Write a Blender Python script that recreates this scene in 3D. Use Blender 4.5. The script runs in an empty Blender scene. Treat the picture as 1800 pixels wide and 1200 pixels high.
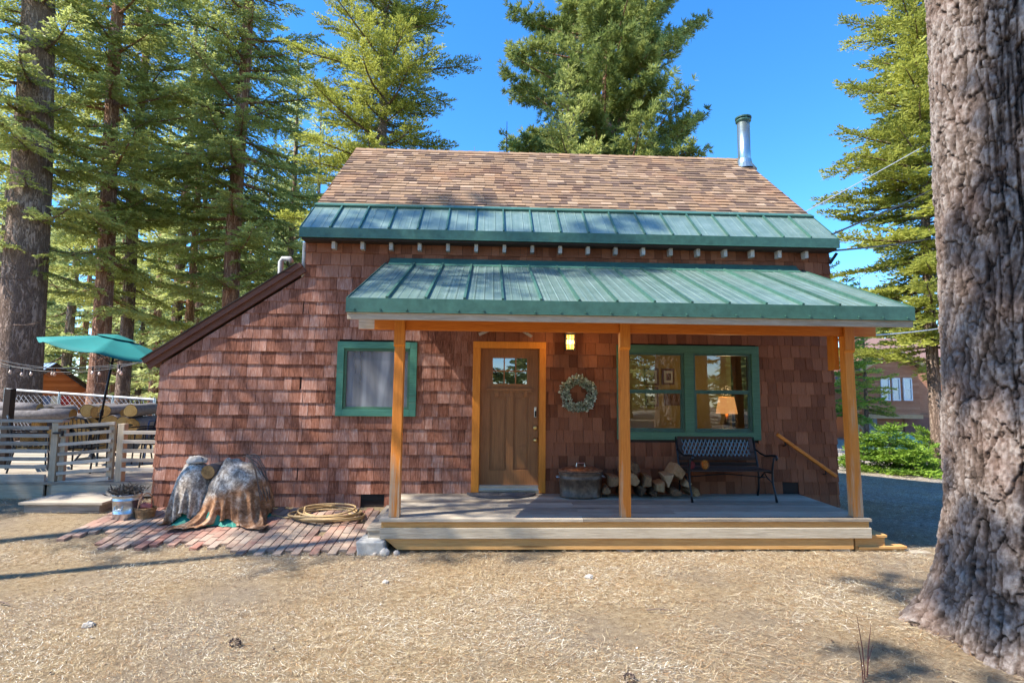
import bpy, math, random
import numpy as np
from math import radians, sin, cos, pi, tan, atan2, sqrt
from mathutils import Matrix, Vector

sc = bpy.context.scene
col = sc.collection
rng = np.random.default_rng(7)
random.seed(7)

# ------------------------------------------------------------------ camera
CAM = np.array([0.0, -8.2, 1.708])
FPX = 960.0
def cam_axes(p, yaw, roll):
    cy, sy, cp, sp = cos(yaw), sin(yaw), cos(p), sin(p)
    f = np.array([sy*cp, cy*cp, sp]); r = np.array([cy, -sy, 0.0]); u = np.cross(r, f)
    c, s = cos(roll), sin(roll)
    return c*r+s*u, -s*r+c*u, f
RX, UX, FX = cam_axes(radians(5.0754), radians(2.3626), radians(0.5551))
cd = bpy.data.cameras.new('camera'); cam = bpy.data.objects.new('camera', cd); col.objects.link(cam)
cam.matrix_world = Matrix(((RX[0], UX[0], -FX[0], CAM[0]), (RX[1], UX[1], -FX[1], CAM[1]), (RX[2], UX[2], -FX[2], CAM[2]), (0, 0, 0, 1)))
cd.sensor_fit = 'HORIZONTAL'; cd.sensor_width = 36; cd.lens = FPX/1800*36; cd.clip_end = 2000; cd.clip_start = 0.05
sc.camera = cam

# ------------------------------------------------------------------ world, sun, exposure
SUN = np.array([2.99, 1.0, -3.6]); SUN /= np.linalg.norm(SUN)
w = bpy.data.worlds.new('World'); sc.world = w; w.use_nodes = True
nt = w.node_tree; bg = nt.nodes['Background']
sky = nt.nodes.new('ShaderNodeTexSky'); sky.sky_type = 'NISHITA'; sky.sun_disc = False
sky.sun_elevation = math.asin(-SUN[2]); sky.sun_rotation = atan2(-SUN[0], -SUN[1])
sky.altitude = 2500; sky.air_density = 1.0; sky.dust_density = 0.1; sky.ozone_density = 4.0
nt.links.new(sky.outputs[0], bg.inputs[0]); bg.inputs[1].default_value = 0.15
hs = nt.nodes.new('ShaderNodeHueSaturation'); hs.inputs['Saturation'].default_value = 1.25; nt.links.new(sky.outputs[0], hs.inputs['Color']); nt.links.new(hs.outputs[0], bg.inputs[0])
sd = bpy.data.lights.new('sun', 'SUN'); sd.energy = 3.8; sd.angle = radians(0.53); sd.color = (1.0, 0.95, 0.86)
so = bpy.data.objects.new('sun', sd); col.objects.link(so)
so.rotation_euler = Vector(SUN).to_track_quat('-Z', 'Y').to_euler()
sc.view_settings.view_transform = 'Standard'; sc.view_settings.look = 'None'; sc.view_settings.gamma = 1
sc.view_settings.exposure = 1.66
sc.cycles.max_bounces = 8; sc.cycles.transparent_max_bounces = 12

def at(px, py, y):
    v = FX+(px-900)/FPX*RX-(py-600)/FPX*UX
    t = (y-CAM[1])/v[1]
    return np.array([v[0]*t, y, v[2]*t+CAM[2]])

# ------------------------------------------------------------------ mesh helpers
def mesh_from(name, V, loops, counts, mat, attr=None, smooth=False):
    me = bpy.data.meshes.new(name)
    V = np.asarray(V, dtype=np.float32)
    me.vertices.add(len(V)); me.vertices.foreach_set('co', V.ravel())
    loops = np.asarray(loops, dtype=np.int32); counts = np.asarray(counts, dtype=np.int32)
    me.loops.add(len(loops)); me.loops.foreach_set('vertex_index', loops)
    me.polygons.add(len(counts))
    st = np.concatenate([[0], np.cumsum(counts)[:-1]]).astype(np.int32)
    me.polygons.foreach_set('loop_start', st)
    try: me.polygons.foreach_set('loop_total', counts)
    except Exception: pass
    me.update(calc_edges=True)
    me.polygons.foreach_set('use_smooth', np.full(len(counts), bool(smooth)))
    if attr is not None:
        a = me.attributes.new('v', 'FLOAT', 'POINT'); a.data.foreach_set('value', np.asarray(attr, dtype=np.float32))
    if mat: me.materials.append(mat)
    return me

def chain_off(o):
    v = np.zeros(3)
    while o is not None:
        v += np.array(o.location); o = o.parent
    return v

def link(name, me, parent=None):
    o = bpy.data.objects.new(name, me); col.objects.link(o)
    if parent is not None: o.parent = parent
    return o

def tag(o, label=None, cat=None, group=None, kind=None):
    if label: o['label'] = label
    if cat: o['category'] = cat
    if group: o['group'] = group
    if kind: o['kind'] = kind
    return o

def thing(name, label, cat, loc=(0, 0, 0), group=None):
    o = bpy.data.objects.new(name, None); col.objects.link(o); o.location = loc
    o.empty_display_size = 0.1
    return tag(o, label, cat, group)

def copy_tree(o, parent=None):
    c = o.copy(); col.objects.link(c); c.parent = parent
    for ch in list(o.children): copy_tree(ch, c)
    return c

def rot(ax, ay, az):
    cx, sx, cy, sy, cz, sz = cos(ax), sin(ax), cos(ay), sin(ay), cos(az), sin(az)
    X = np.array([[1, 0, 0], [0, cx, -sx], [0, sx, cx]]); Y = np.array([[cy, 0, sy], [0, 1, 0], [-sy, 0, cy]]); Z = np.array([[cz, -sz, 0], [sz, cz, 0], [0, 0, 1]])
    return Z@Y@X

class MB:
    def __init__(s): s.V = []; s.L = []; s.C = []; s.A = []; s.n = 0
    def add(s, V, faces, v=None):
        V = np.asarray(V, float); s.V.append(V)
        for f in faces: s.L.extend([i+s.n for i in f]); s.C.append(len(f))
        s.A.append(np.full(len(V), random.random() if v is None else v)); s.n += len(V); return s
    def box(s, c, d, R=None, v=None, jit=0):
        x, y, z = d[0]/2, d[1]/2, d[2]/2
        P = np.array([[-x, -y, -z], [x, -y, -z], [x, y, -z], [-x, y, -z], [-x, -y, z], [x, -y, z], [x, y, z], [-x, y, z]])
        b = min(x, y, z)*0.12
        if R is not None: P = P@R.T
        if jit: P = P+rng.uniform(-jit, jit, P.shape)
        return s.add(P+np.array(c), [(0, 3, 2, 1), (4, 5, 6, 7), (0, 1, 5, 4), (1, 2, 6, 5), (2, 3, 7, 6), (3, 0, 4, 7)], v)
    def b2(s, lo, hi, v=None):
        lo = np.array(lo, float); hi = np.array(hi, float); return s.box((lo+hi)/2, hi-lo, v=v)
    def bar(s, a, b, w_, h_, v=None, up=(0, 0, 1)):
        a = np.array(a, float); b = np.array(b, float); d = b-a; L = np.linalg.norm(d); d /= L
        up = np.array(up, float); sd_ = np.cross(d, up)
        if np.linalg.norm(sd_) < 1e-4: sd_ = np.cross(d, (1, 0, 0))
        sd_ /= np.linalg.norm(sd_); u = np.cross(sd_, d)
        return s.box((a+b)/2, (w_, L, h_), R=np.stack([sd_, d, u], 1), v=v)
    def tube(s, path, r, n=8, v=None, cap=True, squash=None):
        P = np.array(path, float); m = len(P); r = np.broadcast_to(np.array(r, float), (m,))
        T = np.gradient(P, axis=0); T /= np.linalg.norm(T, axis=1)[:, None]+1e-9
        ref = np.array([0, 0, 1.0]) if abs(T[0][2]) < .9 else np.array([1.0, 0, 0])
        rings = []
        A = np.cross(T[0], ref); A /= np.linalg.norm(A)
        for i in range(m):
            A = A-T[i]*A.dot(T[i]); A /= np.linalg.norm(A)+1e-9; B = np.cross(T[i], A)
            th = np.arange(n)/n*2*pi
            rings.append(P[i]+r[i]*(np.cos(th)[:, None]*A+np.sin(th)[:, None]*B))
        V = np.concatenate(rings); F = []
        for i in range(m-1):
            for k in range(n):
                a = i*n+k; b = i*n+(k+1) % n; F.append((a, b, b+n, a+n))
        if cap: F.append(tuple(range(n))[::-1]); F.append(tuple((m-1)*n+k for k in range(n)))
        return s.add(V, F, v)
    def lathe(s, c, prof, n=24, sx=1, sy=1, v=None, R=None, cap=True):
        c = np.array(c, float); th = np.arange(n)/n*2*pi; V = []
        for r, z in prof: V.append(np.stack([r*np.cos(th)*sx, r*np.sin(th)*sy, np.full(n, z)], 1))
        V = np.concatenate(V)
        if R is not None: V = V@R.T
        F = []
        for i in range(len(prof)-1):
            for k in range(n):
                a = i*n+k; b = i*n+(k+1) % n; F.append((a, b, b+n, a+n))
        if cap: F.append(tuple(range(n))[::-1]); F.append(tuple((len(prof)-1)*n+k for k in range(n)))
        return s.add(V+c, F, v)
    def prism(s, poly, y0, y1, v=None, axis='y'):
        n = len(poly); V = []
        for yy in (y0, y1):
            for a, b in poly: V.append({'y': (a, yy, b), 'x': (yy, a, b), 'z': (a, b, yy)}[axis])
        F = [tuple(range(n)), tuple(range(2*n-1, n-1, -1))]+[(i, i+n, (i+1) % n+n, (i+1) % n) for i in range(n)]
        return s.add(V, F, v)
    def build(s, name, mat, parent=None, smooth=False, bevel=0, origin=None):
        V = np.concatenate(s.V)
        off = chain_off(parent) if parent is not None else (np.array(origin, float) if origin is not None else np.array([V[:, 0].mean(), V[:, 1].mean(), V[:, 2].min()]))
        me = mesh_from(name, V-off, s.L, s.C, mat, np.concatenate(s.A), smooth)
        o = link(name, me, parent)
        if parent is None: o.location = off
        if bevel:
            md = o.modifiers.new('bevel', 'BEVEL'); md.width = bevel; md.segments = 2; md.limit_method = 'ANGLE'; md.angle_limit = radians(40)
        return o

def recalc(o):
    import bmesh
    bm = bmesh.new(); bm.from_mesh(o.data); bmesh.ops.recalc_face_normals(bm, faces=bm.faces); bm.to_mesh(o.data); bm.free()
    return o

# numpy noise
def _h(i, j, k, s=0):
    n = (i*374761393+j*668265263+k*2147483647+s*1274126177) & 0xffffffff
    n = ((n ^ (n >> 13))*1274126177) & 0xffffffff
    return ((n ^ (n >> 16)) & 0xffff)/65535.0
def noise(P, s=0):
    P = np.asarray(P, float); I = np.floor(P).astype(np.int64); f = P-I; f = f*f*(3-2*f); r = 0
    for a in (0, 1):
        for b in (0, 1):
            for c in (0, 1):
                r = r+_h(I[..., 0]+a, I[..., 1]+b, I[..., 2]+c, s)*(f[..., 0] if a else 1-f[..., 0])*(f[..., 1] if b else 1-f[..., 1])*(f[..., 2] if c else 1-f[..., 2])
    return r
def fbm(P, o=4, s=0):
    r = 0; a = .5; P = np.asarray(P, float)
    for k in range(o): r = r+a*noise(P, s+k); P = P*2.03; a *= .5
    return r
def worley(u, v, pu, s=0):
    iu = np.floor(u).astype(np.int64); iv = np.floor(v).astype(np.int64)
    f1 = np.full(u.shape, 9.); f2 = np.full(u.shape, 9.); idc = np.zeros(u.shape)
    for a in (-1, 0, 1):
        for b in (-1, 0, 1):
            cu = iu+a; cv = iv+b; m = np.mod(cu, pu)
            qx = cu+.15+.7*_h(m, cv, 0*cu, s); qy = cv+.1+.8*_h(m, cv, 0*cu+1, s)
            d = np.sqrt((qx-u)**2+(qy-v)**2); nf = d < f1
            f2 = np.where(nf, f1, np.minimum(f2, d)); idc = np.where(nf, _h(m, cv, 0*cu+2, s), idc); f1 = np.where(nf, d, f1)
    return f1, f2, idc

# ------------------------------------------------------------------ materials
class NT:
    def __init__(s, name, rough=.8, metal=0, spec=.3):
        s.m = bpy.data.materials.new(name); s.m.use_nodes = True; s.t = s.m.node_tree
        s.b = s.t.nodes['Principled BSDF']; s.b.inputs['Roughness'].default_value = rough; s.b.inputs['Metallic'].default_value = metal
        s.b.inputs['Specular IOR Level'].default_value = spec; s.out = s.t.nodes['Material Output']
    def n(s, ty, ins=None, **kw):
        x = s.t.nodes.new('ShaderNode'+ty)
        for k, v in kw.items(): setattr(x, k, v)
        for k, v in (ins or {}).items():
            if hasattr(v, 'is_output') or isinstance(v, bpy.types.NodeSocket): s.t.links.new(v, x.inputs[k])
            else: x.inputs[k].default_value = v
        return x
    def co(s, sc_=(1, 1, 1), loc=(0, 0, 0), r=(0, 0, 0)):
        t = s.n('TexCoord'); return s.n('Mapping', {'Vector': t.outputs['Object'], 'Scale': sc_, 'Location': loc, 'Rotation': r}).outputs[0]
    def noise(s, vec, scale, detail=5, rough=.6, dist=0): return s.n('TexNoise', {'Vector': vec, 'Scale': scale, 'Detail': detail, 'Roughness': rough, 'Distortion': dist}).outputs[0]
    def ramp(s, fac, stops, interp='LINEAR'):
        x = s.n('ValToRGB', {'Fac': fac}); e = x.color_ramp.elements; x.color_ramp.interpolation = interp
        while len(e) < len(stops): e.new(.5)
        for el, (p, c) in zip(e, stops):
            el.position = p; el.color = (c[0], c[1], c[2], 1) if hasattr(c, '__len__') else (c, c, c, 1)
        return x.outputs[0]
    def mix(s, f, a, b, mode='MIX'):
        x = s.n('MixRGB', blend_type=mode)
        for k, v in (('Fac', f), ('Color1', a), ('Color2', b)):
            if isinstance(v, bpy.types.NodeSocket): s.t.links.new(v, x.inputs[k])
            else: x.inputs[k].default_value = v if k == 'Fac' else (*v, 1) if len(v) == 3 else v
        return x.outputs[0]
    def math(s, op, a, b=0.0, c=0.0, clamp=False):
        x = s.n('Math', operation=op, use_clamp=clamp)
        for i, v in enumerate((a, b, c)):
            if isinstance(v, bpy.types.NodeSocket): s.t.links.new(v, x.inputs[i])
            else: x.inputs[i].default_value = v
        return x.outputs[0]
    def attr(s, name='v'): return s.n('Attribute', attribute_name=name).outputs['Fac']
    def base(s, c):
        if isinstance(c, bpy.types.NodeSocket): s.t.links.new(c, s.b.inputs['Base Color'])
        else: s.b.inputs['Base Color'].default_value = (*c, 1)
        return s
    def rough(s, f): s.t.links.new(f, s.b.inputs['Roughness']); return s
    def bump(s, h, dist=.01, strength=.6):
        b = s.n('Bump', {'Height': h, 'Distance': dist, 'Strength': strength}); s.t.links.new(b.outputs[0], s.b.inputs['Normal']); return s

def wood(name, dark, light, ax='x', rough=.75, bump=.004, scale=1.0, worn=None, wornlo=.5, wornhi=.62, spec=.25, zwear=None):
    m = NT(name, rough, spec=spec); S = {'x': (1.2, 18, 18), 'y': (18, 1.2, 18), 'z': (18, 18, 1.2)}[ax]
    v = m.attr(); S = tuple(a*scale for a in S)
    vec = m.n('VectorMath', {0: m.co(S), 1: m.n('CombineXYZ', {0: m.math('MULTIPLY', v, 37), 1: m.math('MULTIPLY', v, 91), 2: m.math('MULTIPLY', v, 53)}).outputs[0]}, operation='ADD').outputs[0]
    g = m.noise(vec, 3.0, 7, .7, .6); g2 = m.noise(m.co(), 2.5*scale, 4)
    f = m.math('ADD', m.math('MULTIPLY', g, .75), m.math('MULTIPLY', v, .3)); f = m.math('ADD', f, m.math('MULTIPLY', g2, .2))
    c = m.ramp(f, [(.38, dark), (.62, [(a+b)/2 for a, b in zip(dark, light)]), (.85, light)])
    if worn:
        kk = m.noise(m.co((S[0]*.25, S[1]*.25, S[2]*.25)), 2.2, 6, .7)
        if zwear is not None: kk = m.math('ADD', kk, m.math('MULTIPLY', m.math('SUBTRACT', zwear, m.n('SeparateXYZ', {0: m.co()}).outputs[2]), .11))
        k = m.ramp(kk, [(wornlo, 0.0), (wornhi, 1.0)])
        c = m.mix(k, c, worn)
    kn = m.n('TexVoronoi', {'Vector': m.n('VectorMath', {0: m.co(tuple(a*.12 for a in S)), 1: m.n('CombineXYZ', {0: m.math('MULTIPLY', v, 7), 1: v, 2: m.math('MULTIPLY', v, 5)}).outputs[0]}, operation='ADD').outputs[0], 'Scale': 3.0, 'Randomness': 1.0}).outputs['Distance']
    c = m.mix(m.ramp(kn, [(.05, .75), (.11, 0.)]), c, [a*.45 for a in dark])
    m.base(c); m.bump(g, bump, .8); return m.m

def plain(name, c, rough=.5, metal=0, var=.25, scale=8, bump=0, spec=.4):
    m = NT(name, rough, metal, spec); n = m.noise(m.co(), scale, 5, .65)
    f = m.math('ADD', m.math('MULTIPLY', n, .7), m.math('MULTIPLY', m.attr(), .3))
    m.base(m.ramp(f, [(.3, [a*(1-var) for a in c]), (.75, [min(1, a*(1+var)) for a in c])]))
    if bump: m.bump(n, bump, .7)
    return m.m

MT = {}
# wall shingles: brown stain under the porch, paler and worn on the open wall
m = NT('wall_shingle', .85, spec=.2); v = m.attr()
vec = m.n('VectorMath', {0: m.co((30, 30, 2.2)), 1: m.n('CombineXYZ', {0: m.math('MULTIPLY', v, 71), 1: 0, 2: m.math('MULTIPLY', v, 53)}).outputs[0]}, operation='ADD').outputs[0]
gr = m.noise(vec, 2.2, 8, .75, .4); gr2 = m.noise(m.co((7, 7, 2.0)), 2.0, 7, .75)
stain = m.ramp(m.math('ADD', m.math('MULTIPLY', gr, .5), m.math('MULTIPLY', v, .5)), [(.15, (.12, .036, .016)), (.5, (.23, .080, .038)), (.85, (.33, .125, .062))])
worn = m.ramp(m.math('ADD', m.math('ADD', m.math('MULTIPLY', gr, .62), m.math('MULTIPLY', v, .16)), m.math('MULTIPLY', gr2, .22)), [(.34, (.08, .025, .013)), (.46, (.26, .100, .058)), (.57, (.41, .205, .145)), (.74, (.68, .50, .41))])
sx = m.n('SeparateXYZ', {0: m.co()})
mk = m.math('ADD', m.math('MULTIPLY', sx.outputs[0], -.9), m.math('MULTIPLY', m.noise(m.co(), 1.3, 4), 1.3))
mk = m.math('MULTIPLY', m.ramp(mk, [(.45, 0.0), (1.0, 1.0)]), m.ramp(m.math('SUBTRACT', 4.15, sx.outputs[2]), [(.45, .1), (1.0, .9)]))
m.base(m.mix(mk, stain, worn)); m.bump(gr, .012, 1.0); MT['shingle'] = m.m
# asphalt roof
m = NT('asphalt_shingle', .92, spec=.15); v = m.attr()
gn = m.noise(m.co(), 160, 3); bl = m.noise(m.co((1, 1, 1)), .9, 4)
c = m.ramp(v, [(0, (.12, .080, .060)), (.25, (.19, .125, .09)), (.5, (.28, .185, .115)), (.75, (.34, .215, .125)), (1, (.43, .30, .20))])
c = m.mix(m.math('MULTIPLY', gn, .35), c, (.09, .06, .055)); c = m.mix(m.ramp(bl, [(.5, .0), (.75, .4)]), c, (.32, .15, .075))
m.base(c); m.bump(gn, .003, .6); MT['asphalt'] = m.m
# green standing-seam metal
m = NT('green_metal', .34, .0, .6)
st = m.noise(m.co((60, .10, .10)), 2.0, 3, .7); bl = m.noise(m.co(), 5, 5, .7)
c = m.ramp(m.math('ADD', m.math('MULTIPLY', st, .6), m.math('MULTIPLY', bl, .4)), [(.34, (.07, .12, .098)), (.50, (.12, .18, .155)), (.60, (.17, .235, .21)), (.72, (.34, .40, .37))])
m.base(c); m.rough(m.ramp(st, [(.3, .24), (.7, .48)])); m.bump(bl, .004, .25)
m.b.inputs['Coat Weight'].default_value = .25; m.b.inputs['Coat Roughness'].default_value = .15; MT['gmetal'] = m.m
MT['gtrim'] = plain('green_metal_trim', (.048, .118, .088), .38, 0, .35, 12)
MT['gpaint'] = wood('green_paint', (.040, .105, .058), (.095, .20, .125), 'x', .5, .001)
MT['gpaintw'] = wood('worn_green_paint', (.035, .13, .085), (.10, .28, .19), 'x', .6, .002, 1, (.17, .16, .11), .6, .72)
MT['orange'] = wood('orange_stained_wood', (.44, .11, .010), (.74, .27, .035), 'z', .5, .003)
MT['orangex'] = wood('orange_stained_beam', (.44, .10, .010), (.74, .24, .03), 'x', .5, .003)
MT['post'] = wood('weathered_orange_post', (.44, .11, .010), (.74, .26, .04), 'z', .6, .004, 1, (.50, .38, .25), .50, .68, zwear=.9)
MT['deck'] = wood('grey_deck_wood', (.17, .135, .10), (.55, .47, .36), 'x', .8, .005)
MT['deckfront'] = wood('pale_weathered_board', (.26, .20, .13), (.56, .48, .36), 'x', .8, .005)
MT['honey'] = wood('honey_wood', (.38, .17, .045), (.66, .38, .14), 'x', .7, .005)
MT['fascia'] = wood('weathered_fascia', (.25, .17, .10), (.56, .46, .34), 'x', .75, .004)
MT['rake'] = wood('brown_rake_board', (.09, .032, .02), (.19, .085, .055), 'x', .7, .004)
MT['rail'] = wood('grey_rail_wood', (.20, .165, .13), (.52, .46, .38), 'x', .8, .005)
MT['railz'] = wood('grey_post_wood', (.20, .15, .10), (.46, .37, .26), 'z', .8, .005)
MT['rafter'] = wood('pale_rafter_end', (.28, .24, .2), (.55, .5, .44), 'y', .8, .003)
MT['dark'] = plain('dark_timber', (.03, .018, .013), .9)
MT['soffit'] = wood('soffit_board', (.26, .11, .04), (.45, .22, .09), 'x', .7, .003)
MT['white'] = plain('white_paint', (.75, .75, .73), .5, 0, .06)
MT['black'] = plain('black_iron', (.012, .012, .014), .45, .3, .3, 30, .001)
MT['steel'] = plain('galvanised_steel', (.52, .56, .60), .32, 1, .18, 14, .001)
MT['stove'] = plain('stovepipe_steel', (.42, .50, .50), .3, .9, .2, 6, .001)
MT['brass'] = plain('brass', (.65, .48, .2), .3, 1, .1)
MT['nickel'] = plain('satin_nickel', (.6, .58, .54), .3, 1, .1)
MT['concrete'] = plain('rough_concrete', (.40, .38, .34), .95, 0, .3, 18, .006)
MT['rock'] = plain('river_rock', (.42, .38, .33), .9, 0, .35, 12, .01)
MT['hose'] = plain('tan_hose', (.45, .30, .14), .55, 0, .25, 20)
MT['cable'] = plain('cable', (.02, .02, .022), .6)
MT['wire'] = plain('pale_cable', (.5, .5, .52), .5)
MT['teal'] = plain('teal_canvas', (.006, .17, .155), .8, 0, .15, 3)
MT['bluecloth'] = plain('blue_plastic', (.05, .09, .19), .4, 0, .2)
MT['pvc'] = plain('grey_pipe', (.42, .40, .37), .5, 0, .12)
MT['patch'] = plain('yellow_plaster', (.60, .44, .13), .9, 0, .08)
MT['ceiling'] = plain('plank_ceiling', (.30, .2, .12), .8)
MT['iwood'] = wood('interior_wood', (.14, .06, .03), (.28, .13, .06), 'x', .5, .002)
MT['mat_rubber'] = plain('grey_doormat', (.055, .055, .062), .95, 0, .5, 90, .006)
def door_mat():
    m = NT('brown_door', .42, spec=.45); g = m.noise(m.co((20, 20, 1.3)), 2.4, 6, .7, .3)
    m.base(m.ramp(g, [(.3, (.19, .072, .022)), (.7, (.34, .14, .045))])); m.bump(g, .0015, .5); return m.m
MT['door'] = door_mat()
# copper
m = NT('aged_copper', .42, .6); n1 = m.noise(m.co(), 9, 6, .7); n2 = m.noise(m.co(), 26, 5)
m.base(m.ramp(m.math('ADD', m.math('MULTIPLY', n1, .5), m.math('MULTIPLY', n2, .5)), [(.35, (.07, .035, .022)), (.5, (.25, .11, .055)), (.66, (.50, .28, .17))])); m.bump(n1, .002, .5); MT['copper'] = m.m
# glass
def glass_mat(name, tint, refl):
    m = NT(name); t = m.t; tr = m.n('BsdfTransparent'); tr.inputs[0].default_value = (*tint, 1)
    gl = m.n('BsdfGlossy'); gl.inputs['Roughness'].default_value = .01; gl.inputs[0].default_value = (1, 1, 1, 1)
    wv = m.n('Bump', {'Height': m.noise(m.co(), 1.6, 2), 'Distance': .006, 'Strength': .2}); t.links.new(wv.outputs[0], gl.inputs['Normal'])
    fr = m.n('Fresnel'); fr.inputs[0].default_value = 1.5; f = m.math('ADD', m.math('MULTIPLY', fr.outputs[0], 1.2), refl, clamp=True)
    mx = m.n('MixShader'); t.links.new(f, mx.inputs[0]); t.links.new(tr.outputs[0], mx.inputs[1]); t.links.new(gl.outputs[0], mx.inputs[2])
    t.links.new(mx.outputs[0], m.out.inputs[0]); return m.m
MT['glass'] = glass_mat('window_glass', (.85, .87, .85), .02)
MT['glassd'] = glass_mat('door_glass', (.35, .38, .42), .10)
def emit(name, c, s):
    m = NT(name); m.base((.8, .38, .10)); m.b.inputs['Emission Color'].default_value = (*c, 1); m.b.inputs['Emission Strength'].default_value = s; return m.m
MT['lampglow'] = emit('lamp_glow', (1, .42, .06), .30)
MT['shadeglow'] = emit('lamp_shade_glow', (1, .42, .14), .28)
MT['bulb'] = plain('clear_bulb', (.75, .55, .42), .15, 0, .1, spec=.8)
# curtain/screen behind the small window
m = NT('window_shade', .9); n = m.noise(m.co((1, 1, .7)), 2.2, 5, .6, 1.5)
m.base(m.ramp(n, [(.38, (.16, .16, .165)), (.52, (.42, .42, .43)), (.68, (.80, .80, .80))])); MT['shade'] = m.m

# foliage
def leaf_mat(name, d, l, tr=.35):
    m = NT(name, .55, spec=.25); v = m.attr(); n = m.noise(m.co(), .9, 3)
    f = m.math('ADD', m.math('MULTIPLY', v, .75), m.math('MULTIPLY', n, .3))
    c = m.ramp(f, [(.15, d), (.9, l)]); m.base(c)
    ts = m.n('BsdfTranslucent'); m.t.links.new(c, ts.inputs[0]); mx = m.n('MixShader'); mx.inputs[0].default_value = tr
    m.t.links.new(m.b.outputs[0], mx.inputs[1]); m.t.links.new(ts.outputs[0], mx.inputs[2]); m.t.links.new(mx.outputs[0], m.out.inputs[0]); return m.m
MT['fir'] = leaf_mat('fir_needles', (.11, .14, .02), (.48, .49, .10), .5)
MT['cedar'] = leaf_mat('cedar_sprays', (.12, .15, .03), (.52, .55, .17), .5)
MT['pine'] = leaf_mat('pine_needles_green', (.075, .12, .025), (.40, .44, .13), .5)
MT['young'] = leaf_mat('young_fir_needles', (.06, .14, .018), (.27, .40, .05))
MT['farleaf'] = leaf_mat('far_foliage', (.17, .21, .06), (.58, .62, .26), .5)
MT['dry'] = leaf_mat('dry_twigs', (.09, .075, .06), (.26, .22, .18), .1)
MT['wreath'] = leaf_mat('wreath_leaves', (.14, .22, .13), (.85, .88, .74), .25)

def bark(name, dark, mid, light, sxy=9, sz=1.6, bump=.03):
    m = NT(name, .95, spec=.12); vec = m.co((sxy, sxy, sz*.55)); ds = m.noise(m.co((3, 3, .8)), 3, 5)
    vv = m.n('VectorMath', {0: vec, 1: m.n('CombineXYZ', {0: m.math('MULTIPLY', ds, 5), 1: m.math('MULTIPLY', ds, 4), 2: ds}).outputs[0]}, operation='ADD').outputs[0]
    vo = m.n('TexVoronoi', {'Vector': vv, 'Scale': 1.0}, feature='DISTANCE_TO_EDGE').outputs[0]
    fn = m.noise(m.co((4, 4, 1.4)), 9, 7, .75); h = m.math('ADD', m.ramp(vo, [(0, 0.0), (.35, .8)]), m.math('MULTIPLY', fn, 1.1))
    c = m.ramp(m.math('MULTIPLY', h, .6), [(.12, dark), (.45, mid), (.85, light)]); m.base(c); m.bump(h, bump, 1.0); return m.m
MT['bark_red'] = bark('red_cedar_bark', (.04, .02, .014), (.30, .15, .095), (.66, .42, .30), 14, 1.0, .03)
MT['bark_grey'] = bark('grey_pine_bark', (.035, .024, .02), (.20, .135, .10), (.46, .34, .27), 7, 1.7, .04)
MT['bark_big'] = None
m = NT('ponderosa_bark', .95, spec=.15); v = m.attr(); n = m.noise(m.co((1, 1, .6)), 40, 8, .8); n3 = m.noise(m.co((1, 1, .35)), 60, 5, .8)
big = m.noise(m.co(), 2.2, 4)
c = m.ramp(m.math('ADD', m.math('MULTIPLY', v, .62), m.math('MULTIPLY', n, .45)), [(.26, (.012, .010, .009)), (.42, (.085, .060, .046)), (.58, (.20, .145, .115)), (.82, (.48, .41, .36))])
c = m.mix(m.ramp(big, [(.46, 0.0), (.68, .45)]), c, m.mix(v, (.03, .014, .01), (.36, .21, .15))); c = m.mix(m.ramp(n3, [(.55, 0.), (.72, .5)]), c, (.055, .05, .05))
vz = m.n('TexVoronoi', {'Vector': m.co((1, 1, .45)), 'Scale': 34.0}, feature='DISTANCE_TO_EDGE').outputs[0]; m.base(c); m.bump(m.math('ADD', n, n3), .022, 1.0); MT['bark_big'] = m.m
MT['limb'] = plain('limb_bark', (.13, .09, .07), .9, 0, .4, 20, .003)

# ------------------------------------------------------------------ ground
def gz(x, y):
    x = np.asarray(x, float); y = np.asarray(y, float)
    z = -.2*np.clip(-y/1.6, 0, 1)**1.0
    t = np.clip((x-5.0)/4, 0, 1)*np.clip((y+1.0)/6, 0, 1); z = z-.45*t
    far = np.clip((y-8)/30, 0, 1); z = z-1.0*far*np.clip((x-8)/10, 0, 1)
    P = np.stack([x*.8, y*.8, 0*x], -1); z = z+(fbm(P, 3)-.45)*.07*np.clip((np.hypot(x, y+3))/4, .3, 1)*np.where(y > -.05, .3, 1)
    return z
def gz1(x, y): return float(gz(np.array([x]), np.array([y]))[0])
def axis(lo, hi, a, b, fine, coarse_n):
    core = np.arange(a, b, fine); k = np.linspace(0, 1, coarse_n)[1:]**2.2
    return np.concatenate([(a+(lo-a)*k)[::-1], core, b+(hi-b)*k])
xs = axis(-400, 400, -14, 14, .11, 26); ys = axis(-60, 600, -8, 9, .11, 26)
GX, GY = np.meshgrid(xs, ys); GZ = gz(GX, GY); nx, ny = len(xs), len(ys)
GZ = np.where(np.hypot(GX, GY) > 16, GZ, GZ+.018*(fbm(np.stack([GX*5, GY*5, 0*GX], -1), 3, 5)-.45))
idx = (np.arange(ny-1)[:, None]*nx+np.arange(nx-1)[None, :]).ravel()
Q = np.stack([idx, idx+1, idx+nx+1, idx+nx], 1)
m = NT('duff_ground', .97, spec=.1)
a1 = m.noise(m.co(), .55, 4); a2 = m.noise(m.co(), 14, 8, .8); a3 = m.noise(m.co((1, 2.2, 1), r=(0, 0, .3)), 110, 6, .85); a4 = m.n('TexVoronoi', {'Vector': m.co(), 'Scale': 60.0}).outputs['Color']
c = m.ramp(m.math('ADD', m.math('MULTIPLY', a2, .45), m.math('MULTIPLY', a3, .6)), [(.36, (.08, .05, .025)), (.47, (.28, .19, .10)), (.57, (.48, .36, .21)), (.70, (.76, .64, .42))])
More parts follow.
